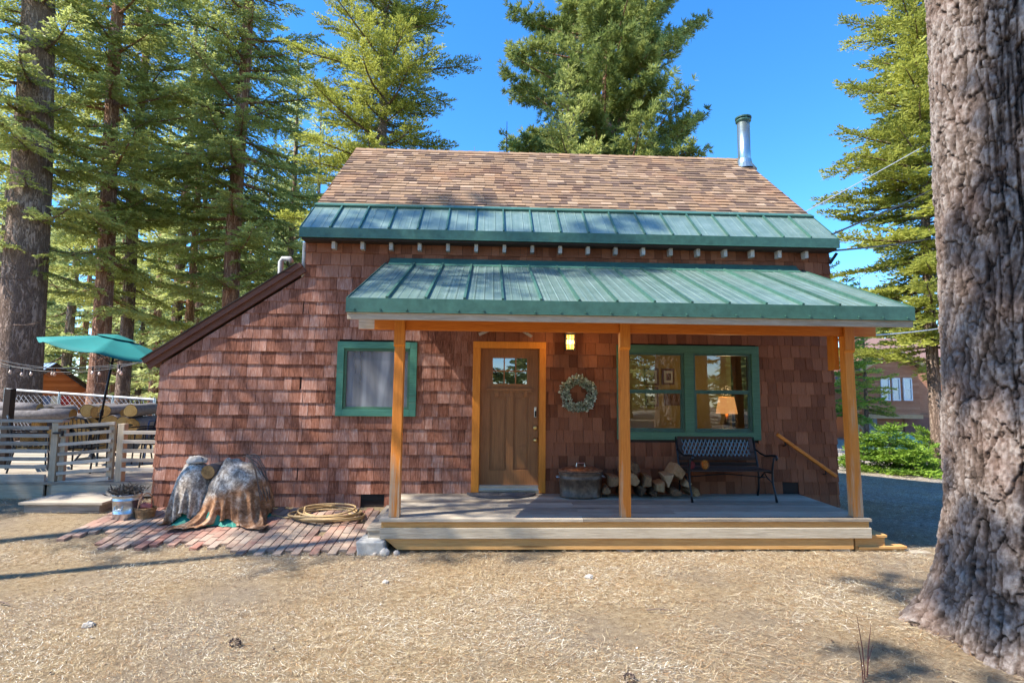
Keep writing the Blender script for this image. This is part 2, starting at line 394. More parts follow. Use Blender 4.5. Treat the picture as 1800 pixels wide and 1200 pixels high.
c = m.mix(m.ramp(a1, [(.4, 0.), (.62, .5)]), c, m.ramp(a3, [(.35, (.13, .10, .08)), (.65, (.36, .32, .27))]))
sx = m.n('SeparateXYZ', {0: m.co()}); shade_lift = m.ramp(m.math('ADD', m.math('MULTIPLY', m.math('SUBTRACT', sx.outputs[0], 5.6), .5), m.math('MULTIPLY', m.math('SUBTRACT', a1, .5), 1.5)), [(.0, 0.), (.6, 1.)])
c = m.mix(shade_lift, c, m.ramp(m.math('ADD', m.math('MULTIPLY', a2, .5), m.math('MULTIPLY', a3, .5)), [(.40, (.09, .075, .06)), (.5, (.34, .29, .235)), (.60, (.66, .59, .49))]))  # paler ground right of the cabin, lightened in colour to lift the shade there
m.base(c); m.bump(m.math('ADD', a2, a3), .03, .9)
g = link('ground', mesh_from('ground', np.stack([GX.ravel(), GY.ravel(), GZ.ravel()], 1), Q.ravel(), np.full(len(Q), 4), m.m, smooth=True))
tag(g, 'pale tan forest ground of dry pine needles around the cabin', 'ground', kind='structure')

# brick patio (running bond, rows parallel to the wall)
m = NT('patio_brick', .9, spec=.2); v = m.attr(); n = m.noise(m.co(), 22, 6, .75); n2 = m.noise(m.co(), 1.8, 5, .7)
c = m.ramp(v, [(0, (.16, .085, .07)), (.3, (.30, .125, .09)), (.55, (.36, .19, .14)), (.8, (.40, .28, .21)), (1, (.24, .20, .18))])
c = m.mix(m.ramp(n2, [(.40, .1), (.62, .85)]), c, (.34, .26, .19)); c = m.mix(m.ramp(n, [(.5, 0.), (.75, .5)]), c, (.20, .15, .12)); m.base(c); m.bump(n, .004, .7)
mb = MB(); bl, bw = .205, .098
for c_ in range(36):
    x0 = -5.15+c_*(bw+.006)
    if x0+bw > -1.50: break
    for k in range(-1, 11):
        y0 = -1.68+k*(bl+.006)+(c_ % 2)*bl/2
        xc, yc = x0+bw/2, y0+bl/2
        if y0+bl > -.03 or yc < -1.66 or random.random() < .01: continue
        if yc < -1.15+.12*sin(xc*5) and xc < -4.6: continue
        if yc < -1.50+.14*abs(sin(xc*2.1)) and xc < -3.0: continue
        z = gz1(xc, yc); tl = .125 if yc > -1.6 else 0
        mb.box((xc, yc, z+.004+random.uniform(-.003, .004)), (bw-.004, bl-.004, .06), R=rot(tl+random.uniform(-.02, .02), random.uniform(-.03, .03), random.uniform(-.02, .02)))
o = mb.build('brick_patio', m.m, bevel=.004); tag(o, 'worn red brick patio laid along the cabin wall', 'patio', kind='structure')

# needle litter
def litter():
    N = 760000
    x = rng.uniform(-9.5, 8.5, N); y = -7.0+rng.random(N)**1.25*8.0
    k2 = 70000; x[:k2] = rng.uniform(5.4, 11, k2); y[:k2] = rng.uniform(-1.2, 6.5, k2)
    # keep to places the lens can plausibly see
    keep = (np.abs(x) < 1.15*(y+9.5)) & ~((y > -.02) & (x > -4.85) & (x < 5.4)) & ~((x > -5.05) & (x < -1.5) & (y > -1.52+.3*np.abs(np.sin(x*2.3))) & (rng.random(N) > .06+.25*np.clip((-1.2-y)*2, 0, 1))) & ~((x > -1.3) & (x < 4.7) & (y > -1.45))
    dn = fbm(np.stack([x*.9, y*1.4, 0*x], -1), 4, 3); keep &= rng.random(N) < np.clip((dn-.34)*7+.25+np.clip(x*.06, -.25, .3), .10, 1)
    x, y, dn = x[keep], y[keep], dn[keep]; N = len(x)
    flow = (fbm(np.stack([x*.5, y*.5, 0*x+5], -1), 2, 9)-.45)*5
    th = flow+rng.normal(0, .75, N); th = np.where(rng.random(N) < .25, rng.uniform(0, pi, N), th)
    L = rng.uniform(.008, .026, N)*(1+2.2*(rng.random(N) < .16)*np.clip(x*.2+.8, .3, 1.4)); W = rng.uniform(.0006, .0014, N)*np.clip(1+(y+6)*.08, 1, 1.6)
    d = np.stack([np.cos(th), np.sin(th), rng.normal(0, .22, N)], 1); s = np.stack([-np.sin(th), np.cos(th), rng.normal(0, .2, N)], 1)
    z = gz(x, y)+.018*(fbm(np.stack([x*5, y*5, 0*x], -1), 3, 5)-.45)+rng.random(N)**1.5*.034+.001
    P = np.stack([x, y, z], 1); a = P-d*L[:, None]; b = P+d*L[:, None]; k = s*W[:, None]; bend = s*(rng.normal(0, .12, N)*L)[:, None]
    V = np.stack([a-k, P+bend-k, b, P+bend+k, ], 1).reshape(-1, 3)
    V[2::4] = b; V[0::4] = a
    att = np.repeat(rng.random(N)*.8+.2*np.clip((dn-.3)*3, 0, 1), 4)
    m = NT('dry_needles', .7, spec=.25); c = m.ramp(m.attr(), [(0, (.05, .03, .02)), (.16, (.20, .11, .055)), (.3, (.44, .25, .10)), (.42, (.34, .26, .18)), (.6, (.64, .51, .28)), (.8, (.64, .57, .43)), (1, (1.0, .95, .82))]); pn = m.noise(m.co(), 1.1, 6, .7); pn2 = m.noise(m.co(), 5.0, 4, .7); c = m.mix(m.ramp(m.math('ADD', m.math('MULTIPLY', pn, .55), m.math('MULTIPLY', pn2, .45)), [(.40, .75), (.56, 0.)]), c, m.mix(1.0, c, (.62, .47, .34), 'MULTIPLY')); m.base(c)
    o = link('needle_litter', mesh_from('needle_litter', V, np.arange(len(V)), np.full(N, 4), m.m, att)); tag(o, 'dry straw coloured pine needles scattered over the ground', 'litter', kind='stuff')
    # chips and grit
    N = 36000; x = rng.uniform(-9, 8, N); y = -7+rng.random(N)**1.3*7.6; keep = (np.abs(x) < 1.15*(y+9.5)) & ~((y > -.02) & (x > -4.85) & (x < 5.4)) & ~((x > -5.05) & (x < -1.5) & (y > -1.5) & (rng.random(N) > .06)) & ~((x > -1.3) & (x < 4.7) & (y > -1.45))
    x, y = x[keep], y[keep]; N = len(x); r = rng.uniform(.002, .006, N)*np.where(rng.random(N) < .06, 2.8, 1); th = rng.uniform(0, pi, N); el = rng.uniform(.4, 1, N)
    z = gz(x, y)+.018*(fbm(np.stack([x*5, y*5, 0*x], -1), 3, 5)-.45)+rng.uniform(.004, .018, N)
    V = []
    for k in range(5):
        a = k/5*2*pi+rng.uniform(-.4, .4, N); rr = r*rng.uniform(.6, 1.2, N); u = np.cos(a)*rr; q = np.sin(a)*rr*el
        V.append(np.stack([x+u*np.cos(th)-q*np.sin(th), y+u*np.sin(th)+q*np.cos(th), z+rng.uniform(-.3, .5, N)*r], 1))
    V = np.stack(V, 1).reshape(-1, 3)
    m = NT('bark_chips', .9); m.base(m.ramp(m.attr(), [(0, (.03, .018, .012)), (.40, (.14, .075, .045)), (.7, (.36, .28, .20)), (.93, (.55, .50, .42)), (1, (.8, .78, .72))]))
    o = link('bark_chips', mesh_from('bark_chips', V, np.arange(len(V)), np.full(N, 5), m.m, np.repeat(rng.random(N), 5))); tag(o, 'small bark chips and grit strewn over the ground', 'litter', kind='stuff')
litter()

# ------------------------------------------------------------------ CABIN
cabin = thing('cabin', 'brown shingled cabin with green metal eaves and covered front porch', 'cabin')
XL, XR, XLL = -2.77, 5.295, -4.80
HD = 5.6                                     # depth of the house
def lean_z(x): return 2.06+(x-XLL)*(3.43-2.06)/(XL-XLL)
OPEN = [(-2.247+.03, -1.075-.03, 1.305+.03, 2.40-.03), (-.244+.03, .85-.03, -.2, 2.43-.03), (1.923+.03, 4.11-.03, .99+.03, 2.406-.03), (-1.84, -1.50, .075, .185), (4.43, 4.68, .095, .22)]
def clip(poly, a, b, c):   # keep a*x+b*z<=c
    out = []
    for i in range(len(poly)):
        p, q = poly[i], poly[(i+1) % len(poly)]; dp = a*p[0]+b*p[1]-c; dq = a*q[0]+b*q[1]-c
        if dp <= 0: out.append(p)
        if dp*dq < 0: t = dp/(dp-dq); out.append((p[0]+t*(q[0]-p[0]), p[1]+t*(q[1]-p[1])))
    return out
def shingle_field(mb, x0, x1, z0, z1, cuts, opens, T, ex=.187, wl=(.09, .25)):
    r = 0; z = z0
    while z < z1:
        x = x0-random.random()*.15; ht = min(z+ex+.012, z1)
        while x < x1:
            wd = random.choice([random.uniform(*wl), random.uniform(.09, .16)]); a, b = max(x, x0), min(x+wd-.005, x1); x += wd
            if b-a < .015: continue
            segs = [(a, b)]
            for (ox0, ox1, oz0, oz1) in opens:
                if oz0 < z+ex-.02 and oz1 > z+.02:
                    ns = []
                    for (p, q) in segs:
                        if q <= ox0 or p >= ox1: ns.append((p, q)); continue
                        if p < ox0: ns.append((p, ox0))
                        if q > ox1: ns.append((ox1, q))
                    segs = ns
            jb = random.uniform(-.005, .004); vv = random.random()
            for (p, q) in segs:
                if q-p < .012: continue
                zz0 = z+jb; poly = [(p, zz0), (q, zz0+random.uniform(-.003, .003)), (q, ht), (p, ht)]
                for (ca, cb, cc) in cuts: poly = clip(poly, ca, cb, cc) if poly else poly
                if len(poly) < 3: continue
                tk = random.uniform(.015, .022); n = len(poly)
                dep = [.004+(tk)*max(0, (ht-pz))/(ht-z) for (_, pz) in poly]
                V = [T(px_, -d_, pz) for (px_, pz), d_ in zip(poly, dep)]+[T(px_, .002, pz) for (px_, pz) in poly]
                F = [tuple(range(n))]+[(i, i+n, (i+1) % n+n, (i+1) % n) for i in range(n)]
                mb.add(V, F, vv)
        z += ex; r += 1
mb = MB(); sl = (3.43-2.06)/(XL-XLL)
shingle_field(mb, XL, XR, .0, 3.92, [], OPEN, lambda x, y, z: (x, y, z))
shingle_field(mb, XLL, XL, .0, 3.43, [(-sl, 1, 2.06-sl*XLL-.04)], OPEN, lambda x, y, z: (x, y, z))
# side walls
RY = 2.80; RZ = 6.62; SL = (RZ-4.04)/(RY+.22)
shingle_field(mb, 0, HD, 0, 6.4, [(-SL, 1, 3.95), (SL, 1, 3.95+SL*HD)], [], lambda x, y, z: (XR-y, x, z), .187, (.12, .3))
shingle_field(mb, 0, HD, 3.2, 6.4, [(-SL, 1, 3.95), (SL, 1, 3.95+SL*HD)], [], lambda x, y, z: (XL+y, x, z), .187, (.12, .3))
shingle_field(mb, 0, HD-.3, 0, 2.06, [], [], lambda x, y, z: (XLL+y, x, z), .187, (.12, .3))
mb.build('wall_shingles', MT['shingle'], cabin)
# wall backing with openings
def walled(mb, x0, x1, z0, z1, opens, y0=.003, y1=.14):
    xs_ = sorted({x0, x1, *[max(x0, min(x1, o[0])) for o in opens], *[max(x0, min(x1, o[1])) for o in opens]})
    for a, b in zip(xs_[:-1], xs_[1:]):
        if b-a < 1e-4: continue
        cs = sorted([(o[2], o[3]) for o in opens if o[0] < (a+b)/2 < o[1]]); z = z0
        for (c0, c1) in cs:
            if c0 > z: mb.b2((a, y0, z), (b, y1, c0), v=.5)
            z = max(z, c1)
        if z < z1: mb.b2((a, y0, z), (b, y1, z1), v=.5)
mb = MB(); walled(mb, XL, XR-.003, -.35, 3.9, OPEN[:3])
mb.prism([(XLL+.003, -.35), (XL, -.35), (XL, 3.40), (XLL+.003, 2.03)], .003, .14, v=.5)
mb.b2((XR-.12, .14, -.9), (XR-.004, HD, 3.9), v=.5); mb.b2((XLL+.004, .14, -.4), (XLL+.12, HD-.3, 2.0), v=.5); mb.b2((XLL, HD-.1, -.6), (XR, HD, 3.9), v=.5)
mb.prism([(0.005, 3.9), (HD-.005, 3.9), (RY, 3.9+SL*RY-.02)], XR-.12, XR-.004, v=.5, axis='x'); mb.prism([(0.005, 3.4), (0.005, 3.9), (RY, 3.9+SL*RY-.02), (HD-.005, 3.9), (HD-.005, 3.4)][::-1], XL+.004, XL+.12, v=.5, axis='x')
recalc(mb.build('wall', MT['dark'], cabin))
# vent grilles
for (a, b, c, d) in OPEN[3:]:
    mb = MB(); mb.b2((a, -.002, c), (b, .002, d), v=.1)
    for k in range(5): mb.b2((a+.01, -.012, c+.01+k*(d-c-.02)/4.5), (b-.01, -.006, c+.014+k*(d-c-.02)/4.5), v=.8)
    mb.build('vent_grille', MT['black'], cabin)

# --- main roof: asphalt shingles above, green metal below
RX0, RX1 = -2.80, 5.315
def on_roof(x, s, off=0):      # s along slope from eave (front)
    L = sqrt(1+SL*SL); return (x, -.22+s/L-off*SL/L, 4.04+SL*s/L+off/L)
LTOT = (RY+.22)*sqrt(1+SL*SL); SM = .70*sqrt(1+SL*SL)
rf = MB()
rf.prism([(-.20, 3.90), (-.20, 4.02), (RY, RZ-.02), (HD+.20, 4.02), (HD+.20, 3.90), (RY, RZ-.14)], RX0+.015, RX1-.015, v=.4, axis='x')
roof = recalc(rf.build('roof', MT['dark'], cabin))
mb = MB(); rows = 23; ex = (LTOT-SM)/rows; prev = 0
for r in range(rows):
    s0 = SM+r*ex; x = RX0-random.random()*.3; vv = .5
    while x < RX1:
        wd = random.uniform(.10, .25); a, b = max(x, RX0), min(x+wd, RX1); x += wd
        if b-a < .02: continue
        vv = min(1, max(0, random.gauss(.48, .27))); h0 = .020 if random.random() < .5 else .028
        P = [on_roof(a, s0-.004, h0), on_roof(b-.003, s0-.004, h0), on_roof(b-.003, s0+ex+.02, .005), on_roof(a, s0+ex+.02, .005), on_roof(a, s0-.004, -.004), on_roof(b-.003, s0-.004, -.004), on_roof(b-.003, s0+ex, -.004), on_roof(a, s0+ex, -.004)]
        mb.add(P, [(0, 1, 2, 3), (0, 4, 5, 1), (1, 5, 6, 2), (3, 7, 4, 0)], vv)
k = RX0
while k < RX1:      # ridge caps
    for sgn in (1, -1):
        L = sqrt(1+SL*SL); q = min(k+.27, RX1)
        P = [(k, RY, RZ+.035), (q, RY, RZ+.022), (q, RY-sgn*.13/L, RZ+.022-.13*SL/L), (k, RY-sgn*.13/L, RZ+.035-.13*SL/L), (k, RY-sgn*.13/L, RZ+.0-.13*SL/L), (q, RY-sgn*.13/L, RZ-.0-.13*SL/L)]
        mb.add(P, [(0, 1, 2, 3), (3, 2, 5, 4), (0, 3, 4)], random.uniform(.3, .9))
    k += .21
# back slope plain sheet of the same shingles
for r in range(14):
    t0, t1 = r/14, (r+1)/14; yb0 = RY+(HD+.22-RY)*t0; yb1 = RY+(HD+.22-RY)*t1; zb0 = RZ-(RZ-4.04)*t0; zb1 = RZ-(RZ-4.04)*t1
    mb.add([(RX0, yb0, zb0), (RX1, yb0, zb0), (RX1, yb1, zb1+.01), (RX0, yb1, zb1+.01)], [(3, 2, 1, 0)])
mb.build('asphalt_shingles', MT['asphalt'], roof)
mb = MB(); NU = 19; pw = (RX1-RX0)/NU
for i in range(NU):
    a = RX0+i*pw; b = a+pw
    P = [on_roof(a, 0, .012), on_roof(b, 0, .012), on_roof(b, SM-.08, .012), on_roof(a, SM-.08, .012)]
    mb.add(P, [(0, 1, 2, 3)], random.random())
    for fr in (.3, .7):      # shallow pencil ribs
        xx = a+pw*fr; mb.add([on_roof(xx-.012, 0, .0125), on_roof(xx, 0, .017), on_roof(xx+.012, 0, .0125), on_roof(xx-.012, SM-.08, .0125), on_roof(xx, SM-.08, .017), on_roof(xx+.012, SM-.08, .0125)], [(0, 1, 4, 3), (1, 2, 5, 4)], random.random())
mb.build('metal_eave_sheet', MT['gmetal'], roof)
for i in range(1, NU):
    a = RX0+i*pw; mb = MB(); mb.bar(on_roof(a, .01, .027), on_roof(a, SM-.085, .027), .022, .034, up=(0, -SL, 1)); mb.build('seam_rib', MT['gtrim'], roof)
mb = MB()
mb.add([on_roof(RX0-.01, SM-.10, .05), on_roof(RX1+.01, SM-.10, .05), on_roof(RX1+.01, SM+.025, .034), on_roof(RX0-.01, SM+.025, .034), on_roof(RX0-.01, SM-.10, .01), on_roof(RX1+.01, SM-.10, .01)], [(0, 1, 2, 3), (4, 5, 1, 0)], .7)
mb.b2((RX0-.012, -.236, 3.925), (RX1+.012, -.216, 4.062), v=.3)
mb.b2((RX0-.012, -.242, 3.915), (RX1+.012, -.205, 3.925), v=.9)
for xx in (RX0-.014, RX1+.004):
    mb.prism([(-.22, 4.07), (-.22, 3.93), (.48, 3.93+SL*.70), (.48, 4.07+SL*.70)], xx, xx+.010, v=.3, axis='x')
recalc(mb.build('eave_flashing', MT['gtrim'], roof))
# rakes of the shingled part
mb = MB()
for xx in (RX0-.012, RX1+.002):
    mb = MB(); mb.prism([(.485, 3.92+SL*.705), (.485, 4.055+SL*.705), (RY, RZ+.01), (RY, RZ-.13)], xx, xx+.010, v=.3, axis='x'); recalc(mb.build('rake_board', MT['rake'], roof))
for i in range(18):
    x = -2.34+i*.424
    if x > 5.2: break
    mb = MB(); mb.b2((x-.026, -.13, 3.775), (x+.026, .0, 3.90), v=random.random()); mb.build('rafter_tail', MT['rafter'], roof)
mb = MB(); mb.b2((RX0+.02, -.205, 3.885), (RX1-.02, -.001, 3.905)); mb.build('soffit', MT['dark'], roof)

# chimney pipe
pb = at(1309, 300, RY-.25); pt = at(1305, 214, RY-.25)
ch = MB(); px_, py_, zt = pb[0], RY-.25, pt[2]; rr = .125
ch.lathe((px_, py_, 0), [(rr, 5.9), (rr, zt-.03)], 20); ch.lathe((px_, py_, 0), [(rr+.006, 6.45), (rr+.006, 6.48)], 20)
chim = ch.build('stovepipe', MT['stove'], roof, smooth=True)
cp = MB(); cp.lathe((px_, py_, 0), [(rr*.9, zt-.04), (rr*1.15, zt-.02), (rr*1.25, zt), (rr*1.25, zt+.02)], 20); cp.lathe((px_, py_, 0), [(rr*1.30, zt+.05), (rr*1.32, zt+.08), (rr*.7, zt+.11), (0.01, zt+.125)], 20)
for k in range(4): cp.box((px_+rr*cos(k*pi/2), py_+rr*sin(k*pi/2), zt+.03), (.02, .02, .06))
cp.build('chimney_cap', MT['gtrim'], chim)
fl = MB(); fl.lathe((px_, py_, 0), [(.24, 6.28), (.15, 6.42), (rr+.012, 6.5)], 20); fl.build('flashing_collar', MT['stove'], chim)

# lean-to roof and rake
mb = MB(); ux, uz = (XL-XLL), (3.43-2.06); ln = sqrt(ux*ux+uz*uz); ex_, ez_ = ux/ln, uz/ln
def lr(t, off): return (XLL+ex_*t-ez_*off, 2.06+ez_*t+ex_*off)
L0, L1 = -.17, ln+.0
for (o0, o1, y0, y1, mt, nm) in [(.0, .085, -.045, -.003, 'rake', 'rake_board'), (.085, .155, -.085, .0, 'rake', 'rake_trim')]:
    b = MB(); q = [lr(L0, o0), lr(L1+.02, o0), lr(L1+.02, o1), lr(L0, o1)]; b.prism(q, y0, y1, v=.4); recalc(b.build(nm, MT[mt], cabin))
b = MB(); b.prism([lr(L0, .04), lr(L1, .04), lr(L1, .152), lr(L0, .152)], .002, HD-.2, v=.3); recalc(b.build('lean_to_roof', MT['asphalt'], cabin))
b = MB(); b.prism([lr(L0, .157), lr(L1-.02, .157), lr(L1-.02, .175), lr(L0-.02, .175)], -.10, HD-.18, v=.2); recalc(b.build('roof_edge', MT['dark'], cabin))
# vent pipe beyond the lean-to, and conduit at the house corner
b = MB(); p0 = at(494, 500, 1.2); p1 = at(494, 455, 1.2); p2 = at(513, 455, 1.2); s_ = p1
b.tube([p0-np.array([0, 0, .8]), p1-np.array([0, 0, .05]), p1+np.array([.03, 0, 0]), p2-np.array([.03, 0, 0]), p2-np.array([0, 0, .06])], .045, 10); b.build('vent_pipe', MT['pvc'], cabin, smooth=True)
b = MB(); b.tube([(XL-.045, .03, 3.35), (XL-.045, .03, 3.9)], .03, 8); b.build('conduit', MT['rafter'], cabin, smooth=True)

# --- porch roof
PX0, PX1 = -1.565, 4.84; PY = -2.2; PZ0, PZ1 = 2.68, 3.60; PS = (PZ1-PZ0)/(-PY); PL = sqrt(1+PS*PS)
def pr(x, s, off=0): return (x, PY+s/PL-off*PS/PL, PZ0+PS*s/PL+off/PL)
LT = -PY*PL-.03; NP = 15; pw = (PX1-PX0)/NP
b = MB(); b.prism([(PY+.03, PZ0-.05), (PY+.03, PZ0-.006), (-.028, PZ1-.03), (-.028, PZ1-.08)], PX0+.02, PX1-.02, v=.5, axis='x')
proof = recalc(b.build('porch_roof', MT['soffit'], cabin))
b = MB()
for i in range(NP):
    a = PX0+i*pw; c_ = a+pw; b.add([pr(a, 0, .008), pr(c_, 0, .008), pr(c_, LT, .008), pr(a, LT, .008)], [(0, 1, 2, 3)], random.random())
    for f_ in (.25, .5, .75):
        xx = a+pw*f_; b.add([pr(xx-.012, 0.01, .0085), pr(xx, 0.01, .0135), pr(xx+.012, 0.01, .0085), pr(xx-.012, LT, .0085), pr(xx, LT, .0135), pr(xx+.012, LT, .0085)], [(0, 1, 4, 3), (1, 2, 5, 4)], random.random())
b.build('metal_roof_sheet', MT['gmetal'], proof)
for i in range(1, NP): b = MB(); b.bar(pr(PX0+i*pw, .01, .024), pr(PX0+i*pw, LT-.04, .024), .026, .034, up=(0, -PS, 1)); b.build('seam_rib', MT['gtrim'], proof)
b = MB(); b.b2((PX0-.012, PY-.012, PZ0-.130), (PX1+.012, PY+.006, PZ0+.020), v=.4); b.b2((PX0-.012, PY-.022, PZ0-.138), (PX1+.012, PY+.01, PZ0-.130), v=.95)
for xx in (PX0-.014, PX1+.004): b.prism([(PY, PZ0+.022), (PY, PZ0-.130), (-.02, PZ1-.150), (-.02, PZ1+.015)], xx, xx+.010, v=.3, axis='x')
for i in range(23):
    xx = PX0+.08+i*(PX1-PX0-.16)/22; b.box((xx, PY-.02, PZ0-.108), (.018, .02, .018))
recalc(b.build('metal_fascia', MT['gtrim'], proof))
b = MB(); b.add([(PX0+.05, -.19, PZ1-.065), (PX1-.10, -.19, PZ1-.065), (PX1-.10, -.12, PZ1-.005), (PX0+.05, -.12, PZ1-.005), (PX1-.10, -.031, PZ1+.075), (PX0+.05, -.031, PZ1+.075)], [(0, 1, 2, 3), (3, 2, 4, 5)], .9)
b.build('wall_flashing', MT['gtrim'], proof)
b = MB(); b.b2((PX0+.0, PY+.008, PZ0-.215), (PX1-.0, PY+.048, PZ0-.139), v=.6)
for xx in (PX0+.002, PX1-.04): b.prism([(PY+.05, PZ0-.21), (PY+.05, PZ0-.06), (-.03, PZ1-.09), (-.03, PZ1-.23)], xx, xx+.038, v=.3, axis='x')
recalc(b.build('fascia_board', MT['fascia'], proof, bevel=.003))
for i in range(14):
    xx = PX0+.30+i*.448; b = MB(); b.prism([(PY+.05, PZ0-.17), (PY+.05, PZ0-.055), (-.03, PZ1-.085), (-.03, PZ1-.20)], xx-.02, xx+.02, axis='x'); recalc(b.build('rafter', MT['soffit'], proof))
# beam and posts
YP = -1.5
b = MB(); b.b2((-1.585, YP-.045, 2.425), (4.87, YP+.045, 2.66), v=.5); beam = b.build('porch_beam', MT['orangex'], cabin, bevel=.004)
b = MB(); b.b2((-1.588, YP-.047, 2.427), (-1.40, YP-.0455, 2.658), v=.9); b.build('bare_beam_end', MT['fascia'], beam)
for (x, xt) in ((-1.10, -1.09), (1.665, 1.665), (4.535, 4.50)):
    b = MB(); zb = .2
    b.prism([(x-.062, zb), (x+.062, zb), (xt+.055, 2.424), (xt-.055, 2.424)], YP-.055, YP+.055, v=random.random()); po = recalc(b.build('post', MT['post'], cabin, bevel=.005))
    b = MB(); b.b2((xt-.064, YP-.085, 2.245), (xt+.064, YP-.0555, 2.555), v=.5); b.add([(xt-.064, YP-.085, 2.244), (xt+.064, YP-.085, 2.244), (xt+.064, YP-.056, 2.215), (xt-.064, YP-.056, 2.215)], [(0, 1, 2, 3)], .8)
    b.build('post_bracket', MT['orange'], po, bevel=.004)
b = MB(); b.b2((4.385, YP+.06, 2.0), (4.445, YP+.2, 2.56), v=.3); b.build('knee_block', MT['orange'], cabin)
# two little sticks over the door
for (p, q) in (((842, 588), (872, 575)), ((908, 574), (935, 592))):
    b = MB(); b.bar(at(*p, -.06), at(*q, -.06), .03, .04); b.build('stick_brace', MT['rafter'], cabin)

# --- porch deck
DZ = .2; YF = -1.62; DX0, DX1 = -1.245, 4.64
b = MB(); nb = 12; bw = (-.03-YF)/nb
for i in range(nb):
    y0 = YF+i*bw; 
    x0 = DX0-.015
    for j, (a, c_) in enumerate([(x0, x0+2.4+.6*(i % 3)), (x0+2.4+.6*(i % 3), DX1+.015)]):
        b.box(((a+c_)/2, y0+bw/2, DZ-.0195+random.uniform(-.0015, .0015)), (c_-a-.004, bw-.007, .037), v=random.random())
dk = b.build('deck_boards', MT['deck'], cabin, bevel=.003)
b = MB(); b.b2((DX0+.01, YF+.030, .092), (DX1-.01, YF+.06, DZ-.0395), v=.6); b.build('rim_joist', MT['honey'], cabin)
b = MB(); b.b2((DX0-.004, YF+.004, -.030), (DX1+.004, YF+.045, .090), v=.6); b.b2((DX0, YF+.06, -.035), (DX0+.04, -.03, DZ-.04), v=.4); b.b2((DX1-.04, YF+.06, -.035), (DX1, -.03, DZ-.04), v=.4)
b.build('deck_fascia', MT['deckfront'], cabin, bevel=.003)
b = MB(); b.prism([(-1.20, -.032), (4.43, -.032), (4.43, -.165), (-1.04, -.160)], YF+.03, YF+.07, v=.7)
recalc(b.build('lower_rim_board', MT['honey'], cabin, bevel=.003))
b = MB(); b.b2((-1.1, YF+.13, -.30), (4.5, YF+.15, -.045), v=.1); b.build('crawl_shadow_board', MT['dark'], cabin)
# left side step + concrete block
b = MB(); b.b2((-1.42, -1.52, .035), (-1.262, -.25, .075), v=.4); b.prism([(-1.41, -.06), (-1.41, .033), (-1.262, .033), (-1.262, -.10)], -1.505, -1.47, v=.5); b.build('side_step', MT['deck'], cabin, bevel=.003)
b = MB(); b.box((-1.335, -1.50, -.135), (.32, .34, .17), v=.5, jit=.012); b.build('concrete_block', MT['concrete'], cabin, bevel=.015)
# right steps
for (x0, x1, zt, zb_) in ((4.47, 4.845, .0, -.17), (4.47, 5.09, -.135, -.31)):
    b = MB(); b.b2((DX1-.14 if zt < -.1 else 4.645, YF+.04, zt-.032), (x1+.015, -.75, zt), v=.6); b.b2((x0, YF+.065, zb_), (x1, -.77, zt-.034), v=.6); b.build('step', MT['honey'], cabin, bevel=.004)
b = MB(); b.b2((5.11, YF-.02, -.29), (5.36, -.6, -.195), v=.5); b.build('stepping_board', MT['deck'], cabin, bevel=.004)
for x in (1.66, 4.3):
    b = MB(); b.lathe((x, YF+.14, -.28), [(.10, -.05), (.14, .03), (.13, .09), (.09, .125)], 12, sy=.7) if x < 2 else b.box((x, YF+.11, -.21), (.2, .12, .14), jit=.006); b.build('pier_block', MT['concrete'], cabin, smooth=x < 2)
# handrail
b = MB(); b.bar((4.325, -.095, 1.085), (5.21, -.095, .47), .045, .05, v=.6); hr = b.build('handrail', MT['orangex'], cabin, bevel=.008)
for t in (.14, .82):
    p = np.array([4.325+.885*t, -.095, 1.085-.615*t]); b = MB(); b.tube([p+np.array([0, 0, -.02]), p+np.array([0, 0, -.075]), p+np.array([0, .07, -.09])], .009, 6); b.build('rail_bracket', MT['black'], hr)

# --- door
DL0, DL1, DB, DT = -.131, .754, .305, 2.33
b = MB(); b.b2((-.244, -.038, .205), (DL0, -.004+.1, DT+.0), v=.7); b.b2((DL1, -.038, .205), (.85, .096, DT+.0), v=.55); b.b2((-.244, -.040, DT), (.85, .096, 2.43), v=.9)
b.build('door_frame', MT['orange'], cabin, bevel=.004)
b = MB(); b.b2((DL0, -.03, .2), (DL1, .10, .255), v=.3); b.b2((DL0+.004, .02, .255), (DL1-.004, .10, DB), v=.6); b.build('threshold', MT['nickel'], cabin, bevel=.003)
YD = .085
b = MB(); gx0, gx1, gz0, gz1_ = .055, .575, 1.80, 2.19
P1 = (.02, .27); P2 = (.37, .60); PZ = (.52, 1.60)
ops = [(gx0, gx1, gz0, gz1_), (P1[0], P1[1], PZ[0], PZ[1]), (P2[0], P2[1], PZ[0], PZ[1])]
walled(b, DL0+.003, DL1-.003, DB, DT-.002, ops, YD, YD+.045)
door = b.build('door', MT['door'], cabin)
b = MB()
for (a, c_) in (P1, P2): b.b2((a-.001, YD+.030, PZ[0]-.001), (c_+.001, YD+.04, PZ[1]+.001), v=.5); b.b2((a+.03, YD+.022, PZ[0]+.03), (c_-.03, YD+.0295, PZ[1]-.03), v=.5)
b.build('door_panel', MT['door'], door)
b = MB(); b.b2((-.03, YD-.045, 1.70), (.665, YD-.001, 1.735), v=.6)
b.b2((-.02, YD-.03, 1.675), (.655, YD-.001, 1.699), v=.4)
for xx in (.12, .335, .55): b.b2((xx-.032, YD-.035, 1.61), (xx+.032, YD-.001, 1.674), v=.9)
b.build('dentil_shelf', MT['door'], door, bevel=.003)
b = MB()
for (a, c_, z0, z1) in ((gx0-.03, gx0, gz0-.03, gz1_+.03), (gx1, gx1+.03, gz0-.03, gz1_+.03), (gx0, gx1, gz0-.03, gz0), (gx0, gx1, gz1_, gz1_+.03)): b.b2((a, YD-.015, z0), (c_, YD+.0-.001, z1), v=.4)
